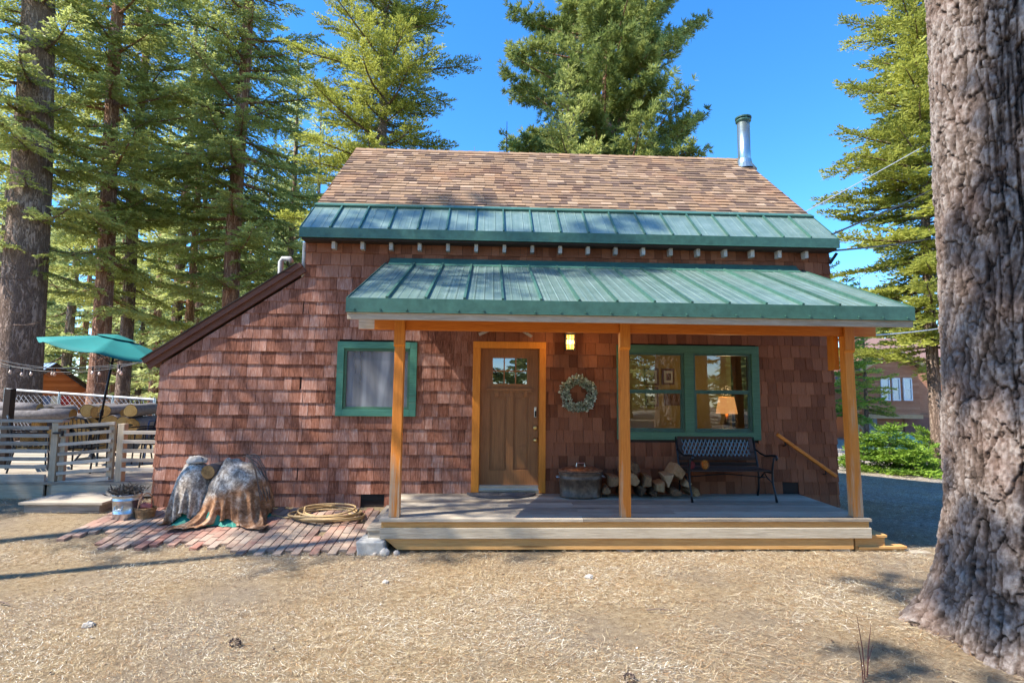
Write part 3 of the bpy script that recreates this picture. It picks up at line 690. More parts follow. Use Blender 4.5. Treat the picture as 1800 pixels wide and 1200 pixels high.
for k in (1, 2): xx = gx0+k*(gx1-gx0)/3; b.b2((xx-.009, YD-.004, gz0), (xx+.009, YD+.014, gz1_), v=.4)
b.b2((gx0, YD-.003, (gz0+gz1_)/2-.009), (gx1, YD+.013, (gz0+gz1_)/2+.009), v=.4)
dw = b.build('door_window', MT['door'], door)
b = MB(); b.b2((gx0, YD+.02, gz0), (gx1, YD+.024, gz1_)); b.build('pane', MT['glassd'], dw)
b = MB(); b.b2((.685, YD-.025, 1.30), (.725, YD, 1.46)); kp = b.build('keypad', MT['nickel'], door, bevel=.008)
b = MB(); b.b2((.692, YD-.028, 1.315), (.718, YD-.0255, 1.40)); b.build('key_face', MT['black'], kp)
for z_, nm in ((1.145, 'deadbolt'), (.965, 'door_knob')):
    b = MB(); R_ = rot(pi/2, 0, 0); b.lathe((.705, YD, z_), [(.033, 0), (.033, .012), (.014, .018), (.014, .035), (.030, .045), (.031, .06), (.018, .07)] if nm == 'door_knob' else [(.034, 0), (.032, .022), (.02, .026)], 16, R=R_); recalc(b.build(nm, MT['brass'], door, smooth=True))

# --- windows
def ring(b, x0, x1, z0, z1, w_, y0, y1, vv=.5):
    b.b2((x0, y0, z0), (x0+w_, y1, z1), v=vv); b.b2((x1-w_, y0, z0), (x1, y1, z1), v=vv*.8)
    b.b2((x0+w_, y0-.002, z0), (x1-w_, y1, z0+w_), v=vv*1.2); b.b2((x0+w_, y0-.002, z1-w_), (x1-w_, y1, z1), v=vv)
wx0, wx1, wz0, wz1 = -2.247, -1.075, 1.305, 2.40
b = MB(); ring(b, wx0, wx1, wz0, wz1, .10, -.045, .02); win = b.build('window', MT['gpaintw'], cabin, bevel=.003)
b = MB(); ring(b, wx0+.101, wx1-.101, wz0+.101, wz1-.101, .035, -.02, .05); b.build('sash', MT['gpaint'], win, bevel=.002)
b = MB(); b.b2((wx0+.13, .012, wz0+.13), (wx1-.13, .016, wz1-.13)); b.build('pane', MT['glass'], win)
b = MB(); n = 60; V = []; F = []
for i in range(n+1):
    x = wx0+.1+(wx1-wx0-.2)*i/n; y = .10+.018*sin(i*.9)+.012*sin(i*2.3)
    V += [(x, y, wz0+.08), (x, y+.01*sin(i*.5), wz1-.08)]
for i in range(n): F.append((2*i, 2*i+2, 2*i+3, 2*i+1))
b.add(V, F, .5); b.build('curtain', MT['shade'], win, smooth=True)
m = NT('insect_screen', .9); ds = m.noise(m.co((3.0, 1, .35)), 1.6, 3, .5, .2)
m.base(m.ramp(ds, [(.38, (.16, .16, .165)), (.55, (.30, .30, .31)), (.72, (.55, .55, .55))])); tr_ = m.n('BsdfTransparent'); mx_ = m.n('MixShader'); mx_.inputs[0].default_value = .62
m.t.links.new(tr_.outputs[0], mx_.inputs[1]); m.t.links.new(m.b.outputs[0], mx_.inputs[2]); m.t.links.new(mx_.outputs[0], m.out.inputs[0])
b = MB(); b.b2((wx0+.137, .001, wz0+.137), (wx1-.137, .003, wz1-.137)); b.build('insect_screen', m.m, win)
# double window
bx0, bx1, bz0, bz1 = 1.923, 4.11, .99, 2.406
b = MB(); ring(b, bx0, bx1, bz0, bz1, .115, -.045, .02); b.b2((2.955, -.043, bz0+.115), (3.095, .02, bz1-.115), v=.5)
for fx in (bx0+.05, 2.985, 3.065, bx1-.05, 2.45, 3.6):     # screw heads on the casing
    for fz in ((bz0+.03, bz0+.085, bz1-.03, bz1-.085, 1.70, 1.66) if fx not in (2.45, 3.6) else (bz0+.03, bz0+.085, bz1-.03, bz1-.085)):
        b.box((fx, -.048, fz), (.014, .006, .014), v=1.0)
bw_ = b.build('double_window', MT['gpaint'], cabin, bevel=.003)
for (a, c_) in ((bx0+.116, 2.954), (3.096, bx1-.116)):
    b = MB(); ring(b, a, c_, bz0+.116, bz1-.116, .03, -.02, .05, .2); b.b2((a+.03, -.005, 1.70), (c_-.03, .04, 1.735), v=.3); ring(b, a+.03, c_-.03, bz0+.146, 1.70, .022, -.004, .03, .2)
    b.b2(((a+c_)/2-.03, -.012, bz0+.148), ((a+c_)/2+.03, -.004, bz0+.16), v=1.)
    b.build('sash', MT['gtrim'], bw_, bevel=.002)
    b = MB(); b.b2((a+.03, .012, bz0+.146), (c_-.03, .016, 1.70)); b.b2((a+.03, .030, 1.735), (c_-.03, .034, bz1-.146)); b.build('pane', MT['glass'], bw_)
# room behind it
b = MB(); b.b2((.95, 3.3, .25), (5.17, 3.36, 2.85)); b.b2((.95, .15, .25), (1.0, 3.3, 2.85)); b.build('interior_wall', MT['patch'], cabin)
b = MB(); b.b2((.95, .145, .16), (5.17, 3.36, .249)); b.b2((1.0, .145, 2.85), (5.17, 3.36, 2.93)); b.b2((1.0, 3.26, .25), (5.17, 3.299, .9)); b.build('interior_floor', MT['iwood'], cabin)
for k, (px, py, w_, h_) in enumerate([(1146, 662, .30, .36), (1175, 662, .26, .34), (1147, 697, .26, .42), (1185, 698, .40, .34)]):
    p = at(px, py, 3.26); b = MB(); b.box((p[0], 3.28, p[2]), (w_, .03, h_), v=.1); pf = b.build('picture_frame', MT['iwood']); tag(pf, ['small framed picture upper left on the yellow room wall', 'small framed picture upper right on the yellow room wall', 'tall framed picture below the others inside the window', 'dark wide framed picture on the room wall by the window centre'][k], 'picture', 'pictures on the room wall behind the window')
    b = MB(); b.box((p[0], 3.262, p[2]), (w_*.7, .004, h_*.74), v=.5); c_ = b.build('mount', MT['white'] if k < 3 else MT['iwood'], pf); b = MB(); b.box((p[0], 3.258, p[2]), (w_*.4, .003, h_*.44), v=.5); b.build('print', MT['bark_red'] , pf)
p = at(1277, 712, 1.7); lamp = thing('table_lamp', 'lit table lamp with an orange shade seen through the right window', 'lamp', (p[0], 1.7, .95))
b = MB(); b.lathe((p[0], 1.7, 0), [(.19, p[2]-.15), (.135, p[2]+.15)], 24, cap=False); b.build('lamp_shade', MT['shadeglow'], lamp, smooth=True)
b = MB(); b.lathe((p[0], 1.7, 0), [(.08, .95), (.08, .97), (.02, 1.0), (.06, 1.1), (.03, 1.25), (.012, p[2])], 16); b.build('lamp_base', MT['brass'], lamp, smooth=True)
ld = bpy.data.lights.new('lamp_light', 'POINT'); ld.energy = 6; ld.color = (1, .72, .38); ld.shadow_soft_size = .1
lo = bpy.data.objects.new('lamp_light', ld); col.objects.link(lo); lo.parent = lamp; lo.location = (0, 0, p[2]+.25-.95)
b = MB(); b.b2((p[0]-.4, 1.5, .92), (p[0]+.35, 1.95, .95)); tb = b.build('side_table', MT['iwood']); tag(tb, 'dark wooden side table under the lamp inside the window', 'table')
for sx_ in (-.36, .31):
    for sy_ in (1.54, 1.91):
        b = MB(); b.b2((p[0]+sx_-.02, sy_-.02, .25), (p[0]+sx_+.02, sy_+.02, .919)); b.build('leg', MT['iwood'], tb)

# porch light
lx, lz = 1.195, 2.425
pl = MB(); pl.b2((lx-.05, -.055, lz+.13), (lx+.05, -.022, lz+.02+.2)); pl.b2((lx-.075, -.20, lz+.105), (lx+.075, -.05, lz+.135)); pl.b2((lx-.05, -.17, lz+.136), (lx+.05, -.056, lz+.19))
for sx_ in (-.062, .062):
    for sy_ in (-.188, -.064): pl.box((lx+sx_, sy_, lz), (.020, .016, .21))
pl.b2((lx-.07, -.195, lz-.125), (lx+.07, -.055, lz-.106))
for zz in (-.04, .04): pl.b2((lx-.066, -.193, lz+zz-.004), (lx+.066, -.188, lz+zz+.004))
for xx in (-.02, .02): pl.b2((lx+xx-.006, -.1931, lz-.104), (lx+xx+.006, -.184, lz+.104))
plo = pl.build('porch_light', MT['black'], cabin)
b = MB(); b.b2((lx-.055, -.182, lz-.105), (lx+.055, -.07, lz+.104)); b.build('lantern_glass', MT['lampglow'], plo)
ld = bpy.data.lights.new('porch_bulb', 'POINT'); ld.energy = 4; ld.color = (1, .62, .26); ld.shadow_soft_size = .04
lo = bpy.data.objects.new('porch_bulb', ld); col.objects.link(lo); lo.parent = plo; lo.location = (lx, -.24, lz)

# ------------------------------------------------------------------ things on the porch
# wreath
wc = np.array([1.33, -.06, 1.66]); wr = thing('wreath', 'round wreath of pale green and white leaves hanging beside the door', 'wreath', tuple(wc))
def leaf_quads(P, D, L, W, N=None, lift=None):
    n = len(P); D = D/np.linalg.norm(D, axis=1)[:, None]; U = rng.normal(size=(n, 3)) if N is None else N
    S = np.cross(D, U); S /= np.linalg.norm(S, axis=1)[:, None]+1e-9
    L = L[:, None]; W = W[:, None]
    a = P; b_ = P+D*L*.45+S*W; c_ = P+D*L; d_ = P+D*L*.45-S*W
    return np.stack([a, b_, c_, d_], 1)
n = 1500; th = rng.uniform(0, 2*pi, n); ph = rng.uniform(-pi*.5, pi*.5+pi, n); R0 = .205+.012*np.sin(th*5); r0 = .055*np.sqrt(rng.random(n))
r0 = r0*1.1; P = np.stack([(R0+r0*np.cos(ph))*np.cos(th), -np.abs(r0*np.sin(ph)), (R0+r0*np.cos(ph))*np.sin(th)], 1)+wc
D = (P-(wc+np.stack([R0*np.cos(th), 0*th+.02, R0*np.sin(th)], 1)))+rng.normal(0, .02, (n, 3)); D[:, 1] = -np.abs(D[:, 1])
Q = leaf_quads(P, D, rng.uniform(.025, .05, n), rng.uniform(.012, .022, n)).reshape(-1, 3)
link('leaves', mesh_from('leaves', Q-wc, np.arange(len(Q)), np.full(n, 4), MT['wreath'], np.repeat(np.where(rng.random(n) < .35, 1.0, rng.random(n)*.5), 4)), wr)
b = MB(); b.tube([wc+np.array([.205*cos(a), .015, .205*sin(a)]) for a in np.linspace(0, 2*pi, 33)], .022, 6); b.build('vine_ring', MT['limb'], wr)

# doormat
b = MB(); mx, my, rw = .20, -.06, .50
th = np.linspace(pi, 2*pi, 30); prof = [(mx+rw*cos(a), my+.40*sin(a)) for a in th]
b.prism(prof, DZ+.002, DZ+.018, v=.5, axis='z'); mt = recalc(b.build('doormat', MT['mat_rubber'])); tag(mt, 'half round grey rubber doormat in front of the brown door', 'doormat')
b = MB()
for rr in (.47, .36): b.tube([(mx+rr*cos(a), my-.012+rr*.8*sin(a), DZ+.019) for a in np.linspace(pi+.05, 2*pi-.05, 30)], .006, 5, v=.9)
for a in np.linspace(pi+.2, 2*pi-.2, 13): b.tube([(mx+.08*cos(a), my-.01+.08*.8*sin(a), DZ+.019), (mx+.35*cos(a), my-.01+.35*.8*sin(a), DZ+.019)], .006, 4, v=.9)
b.build('raised_ribs', MT['mat_rubber'], mt)

# copper boiler
cx, cy = 1.325, -.30; bo = thing('copper_boiler', 'oval aged copper wash boiler with lid standing beside the door', 'boiler', (cx, cy, DZ))
b = MB(); sy_ = .56
b.lathe((cx, cy, DZ+.002), [(.29, 0), (.302, .012), (.302, .03), (.295, .035), (.305, .25), (.312, .255), (.312, .275), (.305, .28), (.308, .33), (.318, .34), (.318, .355), (.300, .357)], 40, sy=sy_); b.build('tub', plain('dark_tarnished_copper', (.26, .16, .10), .42, .3, .6, 13, .002), bo, smooth=True)
b = MB(); b.lathe((cx, cy, DZ+.36), [(.315, 0), (.322, .008), (.322, .022), (.30, .03), (.27, .045), (.17, .066), (.01, .072)], 40, sy=sy_); b.build('lid', MT['copper'], bo, smooth=True)
b = MB(); b.tube([(cx-.06, cy, DZ+.42), (cx-.055, cy, DZ+.475), (cx+.055, cy, DZ+.475), (cx+.06, cy, DZ+.42)], .009, 6); b.build('lid_handle', MT['nickel'], bo)
for s_ in (-1, 1):
    b = MB(); b.tube([(cx+s_*.31, cy-.06, DZ+.29), (cx+s_*.345, cy-.05, DZ+.285), (cx+s_*.345, cy+.05, DZ+.285), (cx+s_*.31, cy+.06, DZ+.29)], .009, 6); b.build('side_handle', MT['nickel'], bo)

# split firewood on the porch
m = NT('split_wood', .85, spec=.15); n = m.noise(m.co((9, 5, 9)), 3, 7, .8); v = m.attr()
m.base(m.ramp(m.math('ADD', m.math('MULTIPLY', v, .42), m.math('MULTIPLY', n, .6)), [(.28, (.045, .025, .016)), (.46, (.17, .095, .05)), (.6, (.33, .18, .08)), (.82, (.46, .32, .19))])); m.bump(n, .012, .9); MT['split'] = m.m
def split_log(c, r, L, yaw, seed, roll):
    rg = np.random.default_rng(seed); k = rg.integers(3, 6); ang = np.sort((np.arange(k)/k*2*pi+rg.uniform(-.35, .35, k)))+roll
    rad = r*rg.uniform(.8, 1.15, k); poly = []
    for i in range(k):
        a0, r0 = ang[i], rad[i]; a1, r1 = ang[(i+1) % k], rad[(i+1) % k]
        p = np.array([r0*cos(a0), r0*sin(a0)]); q = np.array([r1*cos(a1), r1*sin(a1)])
        for t in (0, .33, .66): s_ = p+(q-p)*t; poly.append(s_*(1+rg.uniform(-.05, .09)))
    poly = np.array(poly); b = MB(); V = []; n = len(poly); M_ = 6
    for j in range(M_):
        t = j/(M_-1)-.5; sc_ = (1-.16*(abs(t)*2)**6)*(1+rg.uniform(-.04, .04, n))[:, None]; q = poly*sc_
        V.append(np.stack([q[:, 0], np.full(n, t*L)+rg.uniform(-.008, .008, n), q[:, 1]], 1))
    V = np.concatenate(V)@rot(0, 0, yaw).T+np.array(c)
    F = [(i*n+k2, i*n+(k2+1) % n, (i+1)*n+(k2+1) % n, (i+1)*n+k2) for i in range(M_-1) for k2 in range(n)]+[tuple(range(n))[::-1], tuple((M_-1)*n+k2 for k2 in range(n))]
    b.add(V, F); return b
FW = [(1069, 863, .062), (1079, 846, .085), (1099, 863, .08), (1112, 843, .09), (1128, 862, .085), (1116, 824, .085), (1138, 846, .095), (1150, 866, .055), (1163, 857, .095), (1190, 866, .07), (1179, 845, .10), (1195, 830, .095), (1221, 866, .06), (1100, 828, .06), (1210, 851, .06), (1148, 868, .05)]
FL_ = ['lowest at the far left end of the porch woodpile', 'upper left of the woodpile, beside the boiler', 'bottom row just behind the middle post', 'second row just behind the middle post', 'bottom row right of the middle post', 'topmost of the heap right of the middle post', 'large piece on the second row right of the post', 'small bottom piece in the dip of the pile', 'bottom row left of the two orange pieces', 'low piece under the tall right end of the pile', 'big orange piece in the middle of the right heap', 'topmost of the right heap beside the bench', 'last low piece under the bench seat', 'upper piece half hidden behind the middle post', 'piece tucked behind the bench front leg', 'smallest wedge on the boards in the dip']
for i, (px, py, r) in enumerate(FW):
    yy = -.30 if i % 2 else -.27; p = at(px, py, yy-.17); 
    p[1] = yy; p[2] = max(p[2], DZ+r*.72)
    b = split_log(p, r*1.1, random.uniform(.34, .42), random.uniform(-.14, .14), 50+i, random.uniform(0, 6)); o = recalc(b.build('firewood', MT['split'])); md = o.modifiers.new('bevel', 'BEVEL'); md.width = .006; md.segments = 1
    tag(o, 'split firewood piece, '+FL_[i], 'firewood', 'split firewood stacked on the porch')

# bench
bcx, bcy = 3.39, -.36; be = thing('garden_bench', 'black iron garden bench with lattice back under the double window', 'bench', (bcx, bcy, DZ))
W2 = .59
b = MB()
for k in range(6):
    y0 = bcy-.20+k*.075; zz = DZ+.415-.012*sin(k/5*pi); b.box((bcx, y0, zz), (2*W2-.02, .06, .022), R=rot(.05-.02*k, 0, 0))
MT['bench'] = wood('dark_bench_slats', (.030, .018, .014), (.085, .05, .038), 'x', .5, .002)
b.build('seat', MT['bench'], be, bevel=.004)
# back: top rail, bottom rail, end stiles, lattice panel; leans back
def bk(x, t): return (bcx+x, bcy+.20+t*.12, DZ+.44+t*.38)
bkb = MB(); bkb.bar(bk(-W2+.02, 1.), bk(W2-.02, 1.), .05, .03, up=(0, 1, .3)); bkb.bar(bk(-W2+.02, .25), bk(W2-.02, .25), .055, .028, up=(0, 1, .3)); bkb.bar(bk(-W2+.02, .04), bk(W2-.02, .04), .045, .024, up=(0, 1, .3))
bkb.bar(bk(-W2+.05, .25), bk(-W2+.05, 1), .06, .025, up=(0, 1, 0)); bkb.bar(bk(W2-.05, .25), bk(W2-.05, 1), .06, .025, up=(0, 1, 0))
bo_ = bkb.build('backrest', MT['bench'], be, bevel=.004)
lt = MB(); n = 17; x0, x1 = -W2+.08, W2-.08; st = (x1-x0)/n
for k in range(-3, n+1):
    for sg in (1, -1):
        a0 = x0+k*st; t0, t1 = .31, .94; xa, xb = (a0, a0+2.2*st) if sg > 0 else (a0+2.2*st, a0)
        lo_, hi_ = (0, 1)
        # clip to the panel
        def cl(xa, xb):
            ts = [0., 1.]
            for lim, s_ in ((x0, 1), (x1, -1)):
                fa, fb = s_*(xa-lim), s_*(xb-lim)
                if fa < 0 and fb < 0: return None
                if fa < 0: ts[0] = max(ts[0], fa/(fa-fb))
                if fb < 0: ts[1] = min(ts[1], fa/(fa-fb))
            return ts if ts[1]-ts[0] > .05 else None
        q = cl(xa, xb)
        if q: lt.bar(bk(xa+(xb-xa)*q[0], t0+(t1-t0)*q[0]), bk(xa+(xb-xa)*q[1], t0+(t1-t0)*q[1]), .017, .010 if sg > 0 else .007, up=(0, 1, .3))
MT['lattice'] = plain('blue_grey_iron', (.10, .13, .15), .45, .4, .25, 20)
lt.build('lattice', MT['lattice'], bo_)
for s_ in (-1, 1):
    x = bcx+s_*W2; b = MB(); z = DZ
    cv = lambda pts, r: b.tube(pts, r, 7)
    cv([(x, bcy-.32, z), (x, bcy-.29, z+.10), (x, bcy-.23, z+.24), (x, bcy-.22, z+.40), (x, bcy-.25, z+.52), (x, bcy-.28, z+.60)], [.018, .014, .014, .016, .013, .013])
    cv([(x, bcy-.34, z+.575), (x, bcy-.355, z+.60), (x, bcy-.33, z+.63), (x, bcy-.20, z+.625), (x, bcy-.05, z+.60), (x, bcy+.10, z+.62), (x, bcy+.24, z+.66)], [.012, .02, .02, .016, .014, .014, .012])
    cv([(x, bcy+.22, z), (x, bcy+.18, z+.12), (x, bcy+.17, z+.30), (x, bcy+.20, z+.44), (x, bcy+.26, z+.64), (x, bcy+.325, z+.845)], [.018, .014, .014, .016, .015, .012])
    cv([(x, bcy-.23, z+.39), (x, bcy, z+.375), (x, bcy+.20, z+.40)], .014); cv([(x, bcy-.22, z+.25), (x, bcy-.08, z+.30), (x, bcy, z+.36), (x, bcy+.08, z+.30), (x, bcy+.17, z+.25)], .010)
    b.build('iron_end', MT['black'], be, smooth=True)
b = MB(); b.tube([(bcx-W2, bcy-.03, DZ+.30), (bcx, bcy, DZ+.34), (bcx+W2, bcy-.03, DZ+.30)], .008, 6); b.build('stretcher', MT['black'], be)
# two cone ornaments on the seat
for k, (px, cmat, lb) in enumerate([(1216, (.22, .035, .03), 'dark red scaly pine cone ornament, left of the pair on the bench seat'), (1239, (.50, .19, .035), 'orange scaly pine cone ornament, right of the pair on the bench seat')]):
    r = .056 if k == 0 else .065; c_ = at(px, 818, bcy-.12); c_[2] = DZ+.428+r*.86; N = 150; V = []
    gi = np.arange(N); zz = 1-2*(gi+.5)/N; aa = gi*2.399; rr = np.sqrt(1-zz*zz); Dn = np.stack([rr*np.cos(aa), rr*np.sin(aa), zz], 1)
    P = Dn*r*.62; D = Dn+np.array([0, 0, .35]); Q = leaf_quads(P+c_, D, np.full(N, r*.48), np.full(N, r*.17), N=np.stack([-np.sin(aa), np.cos(aa), 0*aa], 1)*0+np.array([0, 0, 1.])).reshape(-1, 3)
    b = MB(); b.lathe(tuple(c_), [(r*.1, -r*.85), (r*.6, -r*.55), (r*.72, 0), (r*.55, r*.5), (r*.08, r*.8)], 14)
    b.add(Q, [(4*i, 4*i+1, 4*i+2, 4*i+3) for i in range(N)], .9)
    mm = plain('cone_scales', cmat, .6, 0, .6, 40); tag(b.build('cone_ornament', mm), lb, 'ornament', 'cone ornaments on the bench')

# ------------------------------------------------------------------ tarp covered heap
def drape(cx, cy, z0, w_, d_, zt, ell, seed, its=180, h=.0215):
    # a real cloth dropped over the heap: position based springs on a grid
    NX, NY = int(w_/h), int(d_/h); gx, gy = np.meshgrid((np.arange(NX)-NX/2)*h, (np.arange(NY)-NY/2)*h); rg = np.random.default_rng(seed)
    P = np.stack([cx+gx, cy+gy, z0+zt+.015*rg.random(gx.shape)], -1); Vl = np.zeros_like(P)
    wr = (1+.34*(fbm(np.stack([gx*6, gy*6, 0*gx], -1), 4, seed)-.45))[..., None]
    def con(P, a, b, L, k):
        L = L*wr[a]; d = P[b]-P[a]; l = np.linalg.norm(d, axis=-1, keepdims=True)+1e-9; c = d*((l-L)/l*.5*k); P[a] += c; P[b] -= c
    S = np.s_; sets = []
    for o in (0, 1):
        m1 = (NX-o)//2; sets.append((S[:, o:o+2*m1:2], S[:, o+1:o+2*m1:2], h, 1.0)); m2 = (NY-o)//2; sets.append((S[o:o+2*m2:2, :], S[o+1:o+2*m2:2, :], h, 1.0))
        sets.append((S[o:o+2*m2:2, :-1], S[o+1:o+2*m2:2, 1:], h*1.4142, .5)); sets.append((S[o:o+2*m2:2, 1:], S[o+1:o+2*m2:2, :-1], h*1.4142, .5))
    bend = [(S[:, :-3], S[:, 3:], 3*h, .02), (S[:-3, :], S[3:, :], 3*h, .02)]
    for it in range(its):
        Vl[..., 2] -= .0016; Vl *= .97; Q0 = P.copy(); P = P+Vl
        for k in range(5):
            for (a, b, L, kk) in sets: con(P, a, b, L, kk)
            for (a, b, L, kk) in bend: con(P, a, b, L, kk)
            for (ex_, ey_, ez_, rx, ry, rz) in ell:
                c_ = np.array([ex_, ey_, z0+ez_]); r_ = np.array([rx, ry, rz]); q = (P-c_)/r_; l = np.linalg.norm(q, axis=-1, keepdims=True); ins = l < 1
                P = np.where(ins, c_+q/np.maximum(l, .05)*r_, P); fr = ins[..., 0]; P[fr, :2] = P[fr, :2]*.25+Q0[fr, :2]*.75
            on = P[..., 2] < z0; P[..., 2] = np.maximum(P[..., 2], z0+.004*np.sin(P[..., 0]*40)); P[on, :2] = P[on, :2]*.3+Q0[on, :2]*.7
            P[..., 1] = np.minimum(P[..., 1], -.04)
        Vl = P-Q0; sp = np.linalg.norm(Vl, axis=-1, keepdims=True); Vl *= np.minimum(1, .03/np.maximum(sp, 1e-9))
    V = P.reshape(-1, 3); idx = (np.arange(NY-1)[:, None]*NX+np.arange(NX-1)[None, :]).ravel(); q = np.stack([idx, idx+1, idx+NX+1, idx+NX], 1)
    cc = V[q].mean(1); ii = idx // NX; jj = idx % NX; rim = np.minimum(np.minimum(ii, NY-2-ii), np.minimum(jj, NX-2-jj)); q = q[rim > 3*noise(cc*9, 5)-1]
    return V, q
def tarp():
    cx, cy = -3.60, -.50; z0 = gz1(cx, cy)+.02
    right = drape(-3.40, -.54, z0, 1.50, 1.26, .95, [(-3.38, -.48, .34, .40, .30, .40), (-3.54, -.50, .60, .07, .07, .24), (-3.28, -.44, .56, .16, .12, .19), (-3.15, -.46, .30, .20, .19, .28), (-3.45, -.44, .68, .10, .06, .13)], 8)
    left = drape(-3.96, -.52, z0, 1.06, 1.16, .90, [(-3.95, -.48, .34, .25, .30, .42), (-4.07, -.46, .62, .08, .08, .13), (-3.93, -.42, .60, .06, .10, .14)], 14)
    m = NT('worn_tarp', .7, spec=.2); rust = m.attr(); f2 = m.noise(m.co(), 9, 8, .75, .4); f3 = m.noise(m.co((1, 1, .7)), 30, 5, .75); big = m.noise(m.co(), 3.0, 5)
    pale = m.ramp(f2, [(.36, (.13, .10, .075)), (.48, (.34, .28, .22)), (.60, (.62, .56, .48))])
    pale = m.mix(m.ramp(f3, [(.46, 0.), (.60, .8)]), pale, (.11, .085, .07))
    brown = m.ramp(f2, [(.36, (.10, .045, .022)), (.5, (.27, .13, .06)), (.64, (.46, .32, .22))])
    c = m.mix(m.ramp(m.math('ADD', m.math('MULTIPLY', rust, .8), m.math('MULTIPLY', big, .5)), [(.60, 0.0), (.70, 1.0)]), pale, brown); m.base(c); m.bump(m.math('ADD', f2, m.math('MULTIPLY', f3, .5)), .006, .6)
    root = thing('tarp_covered_woodpile', 'firewood heap under torn brown and pale grey tarps against the cabin wall', 'woodpile', (cx, cy, z0)); off = np.array([cx, cy, z0])
    for (V, q), sh in ((right, 0), (left, 1)):
        hz = (V[:, 2]-z0)/.8; att = np.clip((1-hz)*.9+.25*(V[:, 0]+3.6)/.5, 0, 1) if not sh else np.clip((1-hz)*.45+.5*(-4.05-V[:, 0])/.25, 0, .9)
        tp = link('tarp', mesh_from('tarp', V-off, q.ravel(), np.full(len(q), 4), m.m, att, smooth=True), root); md = tp.modifiers.new('sub', 'SUBSURF'); md.levels = 1; md.render_levels = 1; md = tp.modifiers.new('thick', 'SOLIDIFY'); md.thickness = .004
    V = left[0]
    b = MB(); k = 70; a = np.linspace(0, 2*pi, k, endpoint=False); V1 = []
    for i, an in enumerate(a):
        r1 = .86+.10*sin(an*5)+.07*sin(an*11+1)+.04*random.random(); x = cx+.70*r1*cos(an); y = min(-.04, cy+.40*r1*sin(an)); zz = gz1(x, y)+.035+.02*random.random(); V1.append((x, y, zz))
    V0 = [(cx+.5*cos(an), cy+.28*sin(an), z0+.11+.05*sin(an*7)) for an in a]
    b.add(V1+V0, [(i, (i+1) % k, k+(i+1) % k, k+i) for i in range(k)], .5); b.build('green_under_tarp', plain('green_tarp', (.015, .20, .14), .6, 0, .4, 20, .003), root)
    b = MB(); pts = [(cx+.30+.34*t, cy+.05-.1*t, z0+.82-.02*t-.55*t**2.0) for t in np.linspace(0, 1, 14)]
    for j in range(7): b.tube([(p[0]+.03*sin(j+5*i/14), p[1]-.14+.045*j, p[2]+.02+.015*sin(j*2+i)) for i, p in enumerate(pts)], .008, 4)
    b.build('netting', MT['limb'], root)
    sel = (np.abs(V[:, 0]+3.95) < .07) & (np.abs(V[:, 1]-cy) < .12)
    return -3.95, float(V[sel][:, 2].max())
tx, tz = tarp()
b = MB(); p = at(352, 797, -.5); V = []; 
for r, z in ((.06, -.03), (.115, -.02), (.12, .01), (.08, .05), (.02, .06)): V.append((r, z))
b.lathe((tx, -.5, tz+.015), V, 9, sx=1.15, sy=.8); b.V[-1] += rng.uniform(-.012, .012, b.V[-1].shape); tag(b.build('rock', MT['rock']), 'tan rock weighing down the top of the brown tarp', 'rock')
MT['logend'] = plain('cut_log_end', (.34, .20, .075), .85, 0, .6, 14, .004)
for k, (dx, z, r, lb) in enumerate([(-3.73, .66, .095, '')]):
    zb_ = gz1(-3.8, -.5); o = thing('log', 'round cut log end poking out of the gap between the two tarps', 'log', (dx, -.45, zb_+z)); b = MB(); b.tube([(dx, -.62-.03*(k % 2), zb_+z), (dx+.02, -.10, zb_+z)], r, 14); b.build('bark', MT['limb'], o, smooth=True)
    b = MB(); b.tube([(dx, -.632-.03*(k % 2), zb_+z), (dx, -.621-.03*(k % 2), zb_+z)], r*.93, 14); b.build('cut_end', MT['logend'], o)
# hose
def hose():
    pts = []; cx, cy = -2.16, -.48; zg = gz1(cx, cy)
    N = 520
    for i in range(N):
        t = i/N*2*pi*8.5; lp = t/(2*pi); r = .36+.05*sin(lp*2.1)+.03*sin(lp*5.3); ox = .05*sin(lp*1.7); oy = .035*cos(lp*2.3)
        pts.append((cx+ox+r*cos(t)*(1.12+.05*sin(lp*3)), cy+oy+r*.78*sin(t), zg+.025+.018*lp*.55+.012*sin(t*1.5+lp)+max(0, lp-7.0)*.02*(1+sin(t))))
    for k in range(12): pts.append((cx-.30-k*.06, cy-.10-.05*sin(k*.6)+.01*k, zg+.06-.003*k+.01*sin(k)))
    b = MB(); b.tube(pts, .013, 7); tag(b.build('garden_hose', MT['hose'], smooth=True), 'coiled tan garden hose lying on the bricks beside the tarp heap', 'hose')
hose()
